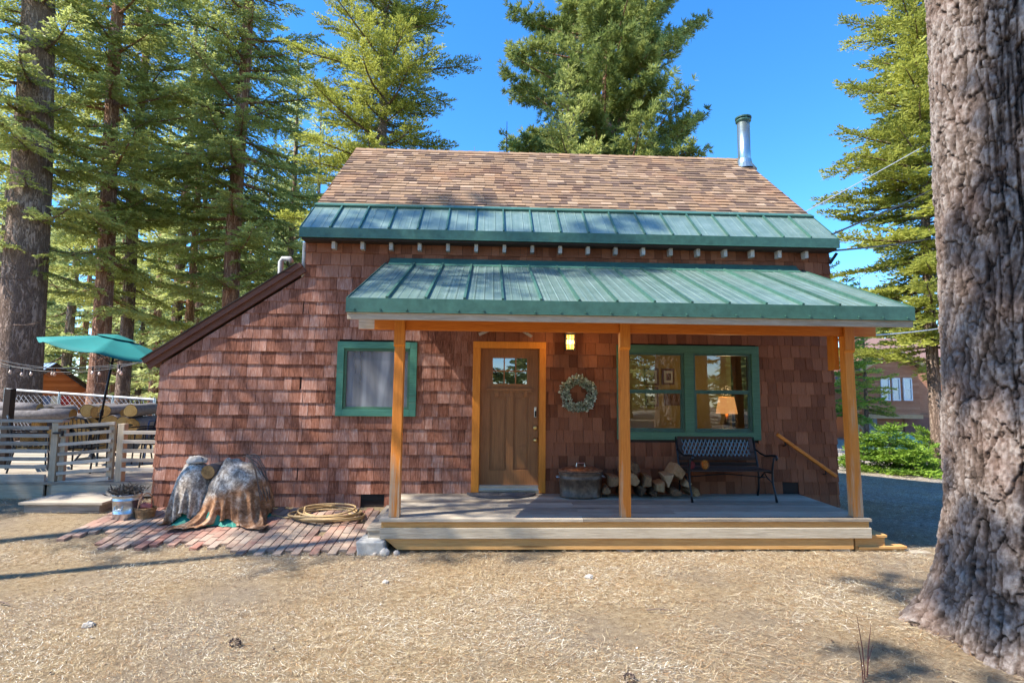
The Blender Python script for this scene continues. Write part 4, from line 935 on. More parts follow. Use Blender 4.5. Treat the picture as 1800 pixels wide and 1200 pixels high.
# rocks by the deck corner
for k, (px, py, r, lb) in enumerate([(676, 968, .062, 'rounded grey stone under the front left corner of the porch deck'), (697, 971, .04, 'small grey stone right of the larger one at the deck corner'), (660, 970, .035, 'small grey stone left of the larger one at the deck corner')]):
    p = at(px, py, -1.66); zg = gz1(p[0], -1.66); b = MB(); b.lathe((p[0], -1.66, zg), [(r*.7, -.02), (r, r*.3), (r*.9, r*.8), (r*.4, r*1.25), (.004, r*1.3)], 10, sy=.8); b.V[-1] += rng.uniform(-r*.1, r*.1, b.V[-1].shape); tag(b.build('stone', MT['rock'], smooth=True), lb, 'stone', 'stones at the porch corner')
for k, (x, y, r, lb) in enumerate([(-3.15, -3.55, .05, 'yellowish stone lying in the needles in the left foreground'), (-1.45, -5.0, .035, 'pale flat stone in the foreground left of centre'), (1.05, -2.45, .045, 'small pale rock on the needles in front of the deck'), (-1.0, -2.55, .035, 'yellowish pebble on the needles left of the deck front')]):
    zg = gz1(x, y); b = MB(); b.lathe((x, y, zg), [(r*.8, -.02), (r, r*.2), (r*.8, r*.6), (.004, r*.8)], 9, sy=.7); b.V[-1] += rng.uniform(-r*.13, r*.13, b.V[-1].shape); tag(b.build('stone', MT['rock']), lb, 'stone')
for k, (x, y, a, L, lb) in enumerate([(-2.35, -4.85, .6, .30, 'thin grey twig lying on the needles in the left foreground'), (-.35, -4.95, .9, .26, 'forked grey twig in the centre foreground'), (1.5, -3.35, -.2, .22, 'short dark twig on the ground in front of the middle post'), (2.15, -5.25, .1, .28, 'pale curved twig near the big trunk shadow'), (-4.2, -3.1, -.4, .25, 'dark twig on the ground at the far left of the yard')]):
    zg = gz1(x, y)+.02; b = MB(); d = np.array([cos(a), sin(a), 0]); p = np.array([x, y, zg]); b.tube([p-d*L/2, p+np.array([0, .01, .015]), p+d*L/2+np.array([0, 0, .01])], [.006, .005, .002], 5); b.tube([p, p+rot(0, 0, .7)@d*L*.3+np.array([0, 0, .02])], [.004, .0015], 4); tag(b.build('twig', MT['limb']), lb, 'twig')
for k, (x, y, lb) in enumerate([(-1.85, -3.9, 'brown pine cone on the needles left of centre'), (.95, -4.45, 'small brown pine cone in the right half of the yard')]):
    zg = gz1(x, y)+.025; r = .028; N = 70; gi = np.arange(N); zz = 1-2*(gi+.5)/N; aa = gi*2.399; rr = np.sqrt(1-zz*zz); Dn = np.stack([zz*1.5, rr*np.cos(aa), rr*np.sin(aa)], 1)
    Q = leaf_quads(Dn*r*.7+np.array([x, y, zg]), Dn+np.array([.5, 0, 0]), np.full(N, r*.7), np.full(N, r*.28)).reshape(-1, 3); b = MB(); b.add(Q, [(4*i, 4*i+1, 4*i+2, 4*i+3) for i in range(N)], .6); tag(b.build('pine_cone', MT['limb']), lb, 'pine cone')
# red twigs by the trunk
tw = thing('sapling', 'bare red stemmed sapling standing in the needles left of the big trunk', 'sapling', (2.55, -4.45, gz1(2.55, -4.45)))
for (dx, h, ln_) in ((0, .40, -.03), (.05, .33, .05), (-.04, .26, -.02), (.03, .2, .06)):
    b = MB(); zg = gz1(2.55, -4.45); b.tube([(2.55+dx, -4.45+dx, zg-.02), (2.55+dx+ln_*.3, -4.45+dx, zg+h*.5), (2.55+dx+ln_, -4.44+dx, zg+h)], [.004, .0035, .0015], 5); b.build('stem', plain('red_stem', (.10, .03, .025), .6), tw)

# ------------------------------------------------------------------ left side: bucket, basket, deck, rail, gate
bx, by = -4.83, -.50; zg = gz1(bx, by); bu = thing('metal_bucket', 'galvanised steel tub standing by the left corner of the cabin', 'bucket', (bx, by, zg))
b = MB(); b.lathe((bx, by, zg), [(.145, 0), (.150, .01), (.155, .09), (.160, .095), (.155, .10), (.166, .26), (.172, .265), (.166, .27), (.170, .325), (.178, .335), (.172, .34), (.165, .335), (.15, .10), (.01, .08)], 32); b.build('tub', MT['steel'], bu, smooth=True)
for s_ in (-1, 1): b = MB(); b.tube([(bx+s_*.165, by-.05, zg+.28), (bx+s_*.195, by-.03, zg+.25), (bx+s_*.195, by+.03, zg+.25), (bx+s_*.165, by+.05, zg+.28)], .006, 6); b.build('handle', MT['steel'], bu)
b = MB(); b.tube([(bx-.05, by-.163, zg+.20), (bx-.045, by-.185, zg+.15), (bx+.045, by-.185, zg+.15), (bx+.05, by-.163, zg+.20)], .007, 6); b.build('front_handle', MT['steel'], bu)
n = 900; P = np.stack([bx+rng.normal(0, .075, n), by+rng.normal(0, .07, n), zg+.33+rng.random(n)*.06], 1); D = np.stack([rng.normal(0, 1, n), rng.normal(0, 1, n), rng.uniform(.1, 1.2, n)], 1)
Q = leaf_quads(P, D, rng.uniform(.05, .12, n), rng.uniform(.006, .014, n)).reshape(-1, 3)
o = link('dead_plant', mesh_from('dead_plant', Q-np.array([bx, by, zg+.33]), np.arange(len(Q)), np.full(n, 4), MT['dry'], np.repeat(rng.random(n)*.5, 4))); o.location = (bx, by, zg+.33); tag(o, 'dark dried plant clump filling the top of the steel tub', 'plant')
sh = MB(); sh.bar((bx+.10, by+.14, zg+.40), (bx+.42, by+.34, zg+.52), .02, .02); 
px_, py_ = -4.66, -.36; kx, ky = -4.57, -.52; zg = gz1(kx, ky); ba = thing('wicker_basket', 'small wicker basket with a hoop handle beside the steel tub', 'basket', (kx, ky, zg))
b = MB()
for r in range(11):
    z = zg+.01+r*.015; rr = .095+.030*min(1, r/9)
    b.tube([(kx+(rr+.004*(-1)**(k+r))*cos(k/24*2*pi), ky+(rr+.004*(-1)**(k+r))*.85*sin(k/24*2*pi), z) for k in range(25)], .0085, 5)
b.lathe((kx, ky, zg), [(.09, .006), (.085, .012)], 16); b.build('woven_body', plain('wicker', (.36, .19, .075), .7, 0, .4, 30), ba)
b = MB(); b.tube([(kx+.0, ky+.115*cos(a), zg+.15+.19*sin(a)) if False else (kx+.115*cos(a)*.35, ky+.115*cos(a)*.9, zg+.15+.20*sin(a)) for a in np.linspace(0, pi, 15)], .008, 6); b.build('hoop_handle', plain('wicker_handle', (.45, .24, .13), .6, 0, .3, 20), ba)
b = MB(); b.lathe((kx+.01, ky-.01, zg+.15), [(.02, 0), (.07, .02), (.06, .05), (.02, .075)], 10, sx=1.1); b.V[-1] += rng.uniform(-.012, .012, b.V[-1].shape); tag(b.build('cloth_bundle', plain('pink_cloth', (.45, .14, .11), .9, 0, .4, 15)), 'pinkish red bundle lying in the wicker basket', 'bundle')

DL = .25; YFn = .62
dk2 = thing('side_deck', 'low grey plank deck behind the rail left of the cabin', 'deck', (-8.5, 2.6, 0))
b = MB()
for i in range(28):
    y0 = YFn-.10+i*.148
    if y0 > 4.7: break
    b.b2((-14.5, y0, DL-.035), (-4.86, y0+.140, DL), v=random.random())
b.build('deck_boards', MT['deck'], dk2)
b = MB(); b.b2((-14.5, YFn-.10, -.05), (-6.72, YFn-.065, DL-.04), v=.3); b.b2((-6.60, YFn-.10, .04), (-4.86, YFn-.065, DL-.04), v=.6); b.build('rim_board', MT['deckfront'], dk2, bevel=.003)
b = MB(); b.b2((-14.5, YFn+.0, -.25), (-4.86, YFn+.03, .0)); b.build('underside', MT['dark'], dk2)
stp = thing('deck_step', 'wide grey wooden step in front of the gate', 'step', (-5.75, .12, 0))
b = MB(); b.b2((-6.42, -.28, .075), (-5.30, .50, .11), v=.5); b.build('tread', MT['deck'], stp, bevel=.004)
b = MB(); b.b2((-6.37, -.24, -.04), (-5.36, -.205, .073), v=.2); b.b2((-5.395, -.205, -.04), (-5.36, .5, .073), v=.2); b.build('riser', MT['rail'], stp, bevel=.003)

fn = thing('deck_railing', 'weathered grey rail fence with horizontal slats on the left deck', 'railing', (-8.0, YFn, 0))
def post(par, x, w_, z0, z1, y=YFn): b = MB(); b.b2((x-w_/2, y-w_/2, z0), (x+w_/2, y+w_/2, z1)); b.build('post', MT['railz'], par, bevel=.005)
post(fn, -6.66, .10, -.02, 1.14); post(fn, -8.6, .09, .0, 1.12); post(fn, -10.6, .09, .0, 1.12)
b = MB(); b.b2((-13.5, YFn-.07, 1.142), (-6.53, YFn+.07, 1.18)); b.build('cap_rail', MT['rail'], fn, bevel=.004)
for k in range(6):
    z = .475+k*.117; b = MB(); b.b2((-13.5, YFn-.085, z-.027), (-6.72, YFn-.051, z+.027)); b.build('slat', MT['rail'], fn, bevel=.003)
b = MB(); b.b2((-13.5, YFn-.10, .25), (-6.72, YFn-.06, .36)); b.build('bottom_board', MT['rail'], fn, bevel=.003)
gt = thing('deck_gate', 'sagging grey slatted wooden gate between two posts of the rail', 'gate', (-6.2, YFn, .2))
b = MB(); b.b2((-6.58, YFn-.03, .22), (-6.50, YFn+.03, 1.08)); b.b2((-5.86, YFn-.03, .28), (-5.78, YFn+.03, 1.13)); b.build('stile', MT['railz'], gt, bevel=.004)
b = MB(); b.bar((-6.60, YFn-.05, 1.07), (-5.76, YFn-.05, 1.14), .03, .05); b.build('top_rail', MT['rail'], gt, bevel=.003)
for k in range(6):
    z0 = .225+k*.145; b = MB(); b.bar((-6.58, YFn-.05, z0), (-5.80, YFn-.05, z0+.075-.002*k), .028, .050); b.build('slat', MT['rail'], gt, bevel=.003)
b = MB(); b.b2((-6.66, YFn-.09, .97), (-6.52, YFn-.051, .995)); b.b2((-6.54, YFn-.085, .94), (-6.51, YFn-.06, 1.02)); b.build('latch', MT['black'], gt)
f2 = thing('deck_railing', 'short rail section with grey slats between the gate and the cabin', 'railing', (-5.4, YFn, 0))
post(f2, -5.67, .10, .0, 1.13)
for k in range(5):
    z = .44+k*.14; b = MB(); b.b2((-5.615, YFn-.085, z-.027), (-4.87, YFn-.051, z+.027)); b.build('slat', MT['rail'], f2, bevel=.003)

# umbrella
def umbrella():
    y = 3.0; apex = at(207, 591, y); base = np.array([-7.76, y, DL]); top = apex
    u = thing('patio_umbrella', 'open teal patio umbrella tilted over the deck tables', 'umbrella', tuple(base))
    dax = apex-base; dax /= np.linalg.norm(dax)
    b = MB(); b.tube([base, base+(top-base)*.5, top-dax*.05], .022, 10); b.build('pole', MT['black'], u, smooth=True)
    b = MB(); pc = base+(top-base)*.38; b.tube([pc-dax*.06, pc+dax*.06], .035, 10); b.tube([pc+np.array([0, -.03, 0]), pc+np.array([0, -.09, 0]), pc+np.array([0, -.1, -.06])], .008, 6); b.build('crank', MT['black'], u)
    b = MB(); b.lathe(tuple(base), [(.25, 0), (.25, .05), (.06, .08), (.035, .16)], 20); b.build('base_stand', MT['black'], u)
    ax = -.02; R_ = rot(0, radians(11.5), 0); n = 8; Rr = 1.24; dr = .32; cv = MB(); V = []; M_ = 7; K = 12; tot = n*K
    for j in range(M_):
        f = j/(M_-1)
        for i in range(tot):
            a = i/tot*2*pi+pi/8; s = (i % K)/K; chord = cos(pi/n)/cos((s-.5)*2*pi/n); r = Rr*f*chord
            zz = -dr*f**1.15-.05*f*sin(s*pi)*f; V.append(R_@np.array([r*cos(a), r*sin(a), zz]))
    V = np.array(V)+apex; F = [(j*tot+i, j*tot+(i+1) % tot, (j+1)*tot+(i+1) % tot, (j+1)*tot+i) for j in range(M_-1) for i in range(tot)]
    cv.add(V, F, .5); o = cv.build('canopy', MT['teal'], u, smooth=True); md = o.modifiers.new('thick', 'SOLIDIFY'); md.thickness = .006
    vt = MB(); V = []
    for j in range(3):
        f = j/2*.28
        for i in range(tot):
            a = i/tot*2*pi+pi/8; s = (i % K)/K; r = Rr*f*cos(pi/n)/cos((s-.5)*2*pi/n); V.append(R_@np.array([r*cos(a), r*sin(a), .035-dr*f**1.15]))
    vt.add(np.array(V)+apex, [(j*tot+i, j*tot+(i+1) % tot, (j+1)*tot+(i+1) % tot, (j+1)*tot+i) for j in range(2) for i in range(tot)], .5); vt.build('vent_cap', MT['teal'], u, smooth=True)
    for k in range(n):
        a = k/n*2*pi+pi/8; b = MB(); b.tube([apex+R_@np.array([0, 0, -.03]), apex+R_@np.array([Rr*.98*cos(a), Rr*.98*sin(a), -dr-.01])], .007, 5); b.tube([apex+R_@np.array([0, 0, -.55]), apex+R_@np.array([Rr*.55*cos(a), Rr*.55*sin(a), -dr*.55])], .006, 4); b.build('rib', MT['black'], u)
umbrella()

# table and chairs behind the rail
tbx = thing('patio_table', 'round dark metal table under the teal umbrella', 'table', (-7.35, 2.55, DL))
b = MB(); b.lathe((-7.35, 2.55, DL), [(.50, .69), (.52, .70), (.52, .72), (.50, .725)], 32); b.build('tabletop', MT['black'], tbx)
for k in range(4):
    a = k*pi/2+.6; b = MB(); b.tube([(-7.35+.12*cos(a), 2.55+.12*sin(a), DL+.69), (-7.35+.16*cos(a), 2.55+.16*sin(a), DL+.35), (-7.35+.38*cos(a), 2.55+.38*sin(a), DL)], .018, 6); b.build('leg', MT['black'], tbx)
def chair(mat, lab, grp):
    c = thing('patio_chair', lab, 'chair', (0, 0, 0), grp)
    b = MB()
    for k in range(7): b.box((0, -.2+k*.068, .42), (.46, .045, .018))
    b.build('seat', mat, c)
    b = MB(); b.tube([(-.24, .22, .42), (-.23, .28, .75), (-.16, .31, .90), (0, .32, .94), (.16, .31, .90), (.23, .28, .75), (.24, .22, .42)], .015, 6)
    for k in range(6): x = -.16+k*.064; b.tube([(x, .22, .43), (x, .29, .80), (x*.9, .31, .905)], .008, 4)
    b.build('backrest', mat, c)
    for s_ in (-1, 1): b = MB(); b.tube([(s_*.25, .25, .66), (s_*.28, .05, .66), (s_*.28, -.18, .65), (s_*.26, -.22, .60)], .014, 6); b.build('armrest', mat, c)
    for sx_ in (-1, 1):
        for (y0, y1, zt) in ((-.22, -.25, .60), (.20, .28, .42)): b = MB(); b.tube([(sx_*.26, y0, zt), (sx_*.27, y1, 0)], .014, 6); b.build('leg', mat, c)
    return c
CL = ['dark slatted chair seen through the left rail panel', 'dark slatted chair behind the gate, left side of the table', 'dark slatted chair with its rounded back beside the cabin corner', 'dark slatted chair behind the gate, right side of the table']
ch0 = chair(MT['black'], CL[0], 'chairs round the patio table')
for k, (x, y, a) in enumerate([(-7.95, 1.75, 2.3), (-6.95, 1.6, 3.3), (-6.10, 2.3, -1.1), (-6.75, 2.9, -.7)]):
    c = ch0 if k == 0 else copy_tree(ch0); c.location = (x, y, DL); c.rotation_euler = (0, 0, a); c['label'] = CL[k]
bc = chair(MT['bluecloth'], 'blue grey chair with a high rounded solid back right of the gate', None); bc.name = 'plastic_chair'
for o in list(bc.children):
    if o.name.startswith('backrest'):
        b = MB(); th = np.linspace(-1.15, 1.15, 15); V = []
        for z in np.linspace(.40, .92, 7):
            sq = sqrt(max(.0, 1-((z-.40)/.53)**4))
            for a in th: V.append((.30*sin(a*sq), .05+.27*cos(a*sq), z))
        b.add(V, [(j*15+i, j*15+i+1, (j+1)*15+i+1, (j+1)*15+i) for j in range(6) for i in range(14)], .5)
        me = mesh_from('shell', np.concatenate(b.V), b.L, b.C, MT['bluecloth'], np.concatenate(b.A), True); old = o.data; o.data = me
bc.location = (-6.62, 3.6, DL); bc.rotation_euler = (0, 0, -.2); bc.scale = (1.15, 1.15, 1.15)

# log pile
m = NT('log_end', .85, spec=.15); n = m.noise(m.co(), 9, 6, .7); v = m.attr()
rg_ = m.n('TexWave', {'Vector': m.co(), 'Scale': 9.0, 'Distortion': 1.5}, wave_type='RINGS', rings_direction='Y').outputs[1]
m.base(m.ramp(m.math('ADD', m.math('ADD', m.math('MULTIPLY', n, .5), m.math('MULTIPLY', v, .35)), m.math('MULTIPLY', rg_, .12)), [(.3, (.12, .06, .02)), (.5, (.30, .18, .06)), (.8, (.50, .36, .15))])); MT['logend'] = m.m
MT['logbark'] = plain('log_bark', (.17, .15, .145), .95, 0, .5, 14, .02)
def round_log(c, r, L, yaw, lab):
    o = thing('log', lab, 'log', tuple(c), 'round logs in the long pile behind the deck'); o.rotation_euler = (0, 0, yaw)
    n = 20; a = np.arange(n)/n*2*pi; rr = r*(1+.05*np.sin(a*3+random.random()*6)+rng.uniform(-.03, .03, n)); V = []; M_ = 5
    for j in range(M_):
        y = (j/(M_-1)-.5)*L; k = 1+.03*sin(j*2.1+r*90); V.append(np.stack([rr*k*np.cos(a), np.full(n, y), rr*k*np.sin(a)], 1))
    V = np.concatenate(V); F = [(j*n+i, (j+1)*n+i, (j+1)*n+(i+1) % n, j*n+(i+1) % n) for j in range(M_-1) for i in range(n)]
    link('bark', mesh_from('bark', V, [i for f in F for i in f], [4]*len(F), MT['logbark'], np.full(len(V), random.random()), True), o)
    vv = random.random(); E_ = np.concatenate([np.stack([rr*.965*np.cos(a), np.full(n, -L/2-.003), rr*.965*np.sin(a)], 1), np.stack([rr*.965*np.cos(a), np.full(n, L/2+.003), rr*.965*np.sin(a)], 1)])
    E0, E1 = E_[:n], E_[n:]
    link('cut_end', mesh_from('cut_end', E0, list(range(n)), [n], MT['logend'], np.full(n, vv)), o); link('cut_end', mesh_from('cut_end', E1, list(range(n))[::-1], [n], MT['logend'], np.full(n, vv)), o)
rows = [(745, [62, 92, 122, 152, 176, 196, 222]), (724, [40, 68, 140, 160, 174, 206, 218]), (768, [20, 50, 80, 112, 135, 165, 195, 222]), (790, [12, 42, 72, 100, 130, 158, 188]), (812, [25, 55, 85])]
place = {745: 'second row', 724: 'top row', 768: 'third row', 790: 'fourth row', 812: 'bottom row'}
order = ['first', 'second', 'third', 'fourth', 'fifth', 'sixth', 'seventh', 'eighth']
for py, xs_ in rows:
    for j, px in enumerate(xs_):
        r = random.uniform(.135, .185) if py != 724 else random.uniform(.11, .16); p = at(px, py+random.uniform(-3, 3), 5.3+random.uniform(-.1, .1)); p[2] = max(p[2], r)
        round_log(p+np.array([0, .7, 0]), r, 1.5, random.uniform(.15, .5), 'cut round log, %s from left in the %s of the log pile' % (order[j], place[py]))
for k, (a, c_, r, lb) in enumerate([((0, 727), (128, 728), .13, 'long grey bark log lying across the top left of the log pile'), ((0, 714), (70, 717), .11, 'grey log at the very top left of the log pile')]):
    p, q = at(*a, 5.0), at(*c_, 5.0); o = thing('log', lb, 'log', tuple((p+q)/2), 'round logs in the long pile behind the deck'); b = MB(); b.tube([p-np.array([1.5, 0, 0]), (p+q)/2, q], [r, r*1.05, r], 16); b.build('bark', MT['logbark'], o, smooth=True); b = MB(); b.tube([q, q+np.array([.008, 0, 0])], r*.95, 16); b.build('cut_end', MT['logend'], o)

# chain link fence
cf = thing('chain_link_fence', 'chain link fence with white top rail behind the log pile', 'fence', (-11, 7.2, 0))
fy = 7.2; A_ = at(10, 684, fy); B_ = at(272, 702, fy); zt0, zt1 = A_[2], B_[2]
b = MB(); b.tube([(A_[0], fy, zt0), (B_[0], fy, zt1)], .028, 8); b.build('top_rail', MT['white'], cf)
for f in (0, .36, .72, 1.0): x = A_[0]+(B_[0]-A_[0])*f; b = MB(); b.tube([(x, fy, -.1), (x, fy, zt0+(zt1-zt0)*f+.03)], .03, 8); b.build('post', MT['steel'], cf)
b = MB(); st = .13; x = A_[0]-1.2
while x < B_[0]+.2:
    for sg in (1, -1):
        h = 1.25; xa, xb = (x, x+h*.8) if sg > 0 else (x+h*.8, x); pa = (max(min(xa, B_[0]), A_[0]), fy+.01*sg, zt0-1.28); pb_ = (max(min(xb, B_[0]), A_[0]), fy+.01*sg, zt0-.03+(zt1-zt0)*.5)
        if abs(pa[0]-pb_[0]) > .3: b.tube([pa, pb_], .0055, 3, cap=False)
    x += st
b.build('wire_mesh', MT['wire'], cf)
bp = at(17, 700, 2.2); b = MB(); b.b2((bp[0]-.06, 2.14, DL), (bp[0]+.06, 2.26, at(17, 683, 2.2)[2])); tag(b.build('timber_post', MT['dark'], bevel=.006), 'dark square timber post rising above the left rail', 'post')
fx = thing('wire_fence', 'dark thin rail fence between the far trees and the cabin', 'fence', (-8, 8, 0))
for px in (232, 252, 274): p = at(px, 700, 8.6); b = MB(); b.tube([(p[0], 8.6, -.1), (p[0], 8.6, p[2])], .02, 6); b.build('post', MT['black'], fx)
for py in (702, 716, 730): b = MB(); b.tube([at(225, py, 8.6), at(300, py+2, 8.6)], .018, 6); b.build('rail', MT['black'], fx)

# orange shed with blue metal roof
def shed():
    c = at(90, 684, 17.0); zb = -1.9; s_ = thing('garden_shed', 'small orange board shed with a blue metal roof beyond the fence', 'shed', (0, 0, 0))
    hw, za = 1.36, 1.05; ze = 0.0
    b = MB(); b.prism([(-hw, zb), (hw, zb), (hw, ze), (0, za), (-hw, ze)], 0, 3.4, v=.4); zz = zb
    while zz < za-.1:
        w_ = hw if zz+.12 < ze else hw*(za-zz-.12)/(za-ze)
        if w_ > .08: b.b2((-w_, -.02, zz), (w_, -.002, zz+.122))
        zz += .135
    recalc(b.build('wall', wood('orange_board', (.34, .095, .03), (.56, .20, .075), 'x', .7), s_))
    b = MB(); sl3 = (za-ze)/hw; e = .28
    for sg in (-1, 1):
        q = [(sg*(hw+e), ze-e*sl3+.03), (0, za+.03), (0, za+.11), (sg*(hw+e), ze-e*sl3+.11)]; b.prism(q, -.3, 3.7, v=.5)
    rf_ = recalc(b.build('roof', plain('blue_metal', (.28, .40, .60), .35, .2, .2, 4), s_))
    b = MB()
    rm = plain('blue_metal_rib', (.16, .25, .42), .4)
    for k in range(11):
        for sg in (-1, 1): b = MB(); b.bar((sg*(hw+e), -.25+k*.39, ze-e*sl3+.12), (0, -.25+k*.39, za+.12), .03, .03); b.build('seam_rib', rm, rf_)
    b = MB()
    for sg in (-1, 1): b.prism([(sg*(hw+e), ze-e*sl3-.07), (0, za-.07), (0, za+.12), (sg*(hw+e), ze-e*sl3+.12)], -.335, -.302, v=.5)
    recalc(b.build('bargeboard', MT['dark'], rf_))
    for (a, c_, mt, nm) in ((-.32, -.02, plain('blue_panel', (.10, .16, .35), .6), 'blue_door'), (.0, .30, MT['white'], 'white_door'), (.36, .72, plain('red_panel', (.40, .03, .03), .6), 'red_door')):
        b = MB(); b.b2((a, -.06, zb), (c_, -.025, -.30)); b.build(nm, mt, s_)
    s_.location = tuple(c); s_.rotation_euler = (0, 0, radians(60))
shed()
# string lights
sl_ = thing('string_lights', 'string of clear bulbs hanging across the left deck', 'lights', (-7, 1.6, 2))
def cable(pts, r, mat, name, par): b = MB(); b.tube(pts, r, 5); return b.build(name, mat, par)
def sag(p, q, s_, n=16): return [np.array(p)+(np.array(q)-np.array(p))*t-np.array([0, 0, s_*4*t*(1-t)]) for t in np.linspace(0, 1, n)]
c1 = sag(at(-40, 625, 2.0), at(285, 626, 1.0), .28); c2 = sag(at(-40, 640, 2.4), at(285, 632, .6), .10); c3 = sag(at(-30, 624, 3.6), at(270, 634, 1.2), .2)
for c_ in (c1, c2, c3): cable(c_, .006, MT['cable'], 'cord', sl_)
for (c_, px) in [(c1, 22), (c1, 33), (c2, 61), (c2, 94), (c2, 102), (c2, 154), (c3, 181), (c2, 211), (c1, 218), (c1, 273), (c3, 92)]:
    best = min(c_, key=lambda p: abs(900+FPX*(p-CAM).dot(RX)/(p-CAM).dot(FX)-px)); i = [k for k in range(len(c_)) if c_[k] is best][0]
    p = c_[i]; b = MB(); b.tube([p, p-np.array([0, 0, .07])], .012, 6); sk = b.build('socket', MT['cable'], sl_)
    b = MB(); b.lathe(tuple(p-np.array([0, 0, .17])), [(.004, .03), (.018, .04), (.024, .06), (.018, .08), (.010, .10)], 10); b.build('bulb', MT['bulb'], sl_, smooth=True)

# utility wires
for k, (a, ya, c_, yc, s_, lb, mt) in enumerate([((1405, 378), 1.0, (1800, 150), 16, .1, 'pale thin cable rising from the right end of the cabin roof', 'wire'), ((1462, 412), -.1, (1760, 255), 18, .25, 'dark cable rising right from the eave corner, upper of the two dark ones', 'cable'), ((1462, 441), -.1, (1760, 370), 18, .35, 'thick dark cable sagging right from the eave corner, lowest at the eave', 'cable'), ((1488, 592), -.9, (1760, 545), 14, .2, 'pale cable running from under the porch roof to the right', 'wire')]):
    b = MB(); b.tube(sag(at(*a, ya), at(*c_, yc), s_), .011 if mt == 'wire' else .016, 5); tag(b.build('utility_wire', MT[mt]), lb, 'wire', 'overhead wires on the right')
b = MB(); b.bar((XR+.0, -.02, 3.72), (XR+.10, -.05, 3.88), .04, .04); b.build('wire_bracket', MT['black'], cabin)

# ------------------------------------------------------------------ neighbour's house on the right
def neighbour():
    y = 22.0; g0 = at(1520, 728, y); xl = g0[0]; z0 = g0[2]; ap = at(1563, 616, y); ev = at(1519, 645, y); xr = 2*ap[0]-xl+2.2; zb = at(1560, 772, y)[2]-.3
    h = thing('neighbour_house', 'reddish brown board house with white windows among trees on the right', 'house', (xl+2.5, y+3, zb))
    sid = wood('red_brown_siding', (.32, .12, .06), (.50, .25, .14), 'x', .8); stone = plain('stone_wall', (.30, .27, .24), .95, 0, .4, 6, .03); trim = wood('tan_trim', (.45, .26, .12), (.68, .46, .26), 'x', .7)
    xa = ap[0]; sl2 = (ap[2]-ev[2])/(xa-xl)
    b = MB(); xg = xa*2-xl; b.prism([(xl, z0), (xg, z0), (xg, ev[2]), (xa, ap[2]-.1), (xl, ev[2])], y, y+7, v=.5); b.b2((xg, y+1, z0), (xr+3, y+7, ev[2]), v=.5); b.b2((xl-1.4, y+1.2, z0-.2), (xl, y+6, ev[2]-.6), v=.3)
    zz = z0
    while zz < ap[2]-.35:
        w_ = (xg-xl)/2 if zz+.1 < ev[2] else (xg-xl)/2*(ap[2]-.1-zz-.16)/(ap[2]-.1-ev[2]); b.b2((xa-w_, y-.03, zz), (xa+w_, y-.004, zz+.13)); zz += .15
    recalc(b.build('wall', sid, h))
    b = MB(); b.b2((xl+.6, y+.6, zb-.4), (xr+3, y+6, z0), v=.3); b.build('lower_wall', sid, h)
    b = MB(); b.b2((xl-.05, y-.1, z0-.22), (xg+.1, y+.1, z0-.002)); b.build('belt_beam', trim, h)
    b = MB(); b.b2((xl+.2, y+.05, zb-.4), (xl+.75, y+.6, z0-.22)); b.build('stone_pillar', stone, h, bevel=.03)
    for (p, q, y0_, y1_) in (((xl-.5, ev[2]-.5*sl2), (xa, ap[2]), y-.5, y+7.3), ((xg+.5, ev[2]-.5*sl2), (xa, ap[2]), y-.5, y+7.3), ((xl-2.1, ev[2]-1.5), (xl-.2, ev[2]-.35), y+.8, y+6.3)):
        b = MB(); b.prism([p, q, (q[0], q[1]+.13), (p[0], p[1]+.13)], y0_, y1_, v=.3); r_ = recalc(b.build('roof', plain('red_roof', (.22, .11, .08), .9, 0, .2), h)); b = MB(); b.prism([(p[0], p[1]-.04), (q[0], q[1]-.04), (q[0], q[1]+.15), (p[0], p[1]+.15)], y0_-.06, y0_-.003, v=.6); recalc(b.build('bargeboard', trim, r_))
    b = MB(); b.prism([(y+1, ev[2]+.1), (y+7.4, ev[2]+.1), (y+4.2, ev[2]+2.1)], xa+1, xr+3.4, v=.3, axis='x'); recalc(b.build('roof', plain('red_roof_right', (.22, .13, .11), .9, 0, .2), h))
    for (p0, p1) in ((1547, 1565), (1567, 1583), (1586, 1604)):
        p, q = at(p0, 664, y-.05), at(p1, 704, y-.05); b = MB(); w_ = .07; x0, x1, a0, a1 = p[0], q[0], q[2], p[2]
        b.b2((x0, y-.10, a0), (x0+w_, y-.032, a1)); b.b2((x1-w_, y-.10, a0), (x1, y-.032, a1)); b.b2((x0+w_, y-.10, a0), (x1-w_, y-.032, a0+w_)); b.b2((x0+w_, y-.10, a1-w_), (x1-w_, y-.032, a1)); b.b2((x0+w_, y-.09, (a0+a1)/2-.025), (x1-w_, y-.032, (a0+a1)/2+.025))
        wn = b.build('window', MT['white'], h); b = MB(); b.b2((x0+w_, y-.06, a0+w_), (x1-w_, y-.055, a1-w_)); b.build('pane', plain('blue_pane', (.30, .42, .48), .1, 0, .1, spec=.9), wn)
    b = MB(); p, q = at(1590, 733, y+.5), at(1640, 775, y+.5); b.b2((p[0], y+.53, q[2]), (q[0], y+.58, p[2])); b.build('garage_door', wood('brown_door_boards', (.20, .08, .05), (.32, .14, .10), 'x', .7), h)
    st_ = thing('porch_stairs', 'wooden stair railing beside the neighbour house', 'stairs', (xl-1.5, y+.3, zb))
    for (a, c_) in (((1490, 722), (1517, 722)), ((1490, 742), (1517, 742)), ((1500, 722), (1522, 748)), ((1500, 735), (1522, 762))): b = MB(); b.bar(at(*a, y+.3), at(*c_, y+.3), .08, .08); b.build('rail', trim, st_)
    for px in (1491, 1497, 1503, 1509, 1516): b = MB(); b.bar(at(px, 722, y+.3), at(px, 775, y+.3), .06, .06, up=(0, 1, 0)); b.build('baluster', trim, st_)
neighbour()
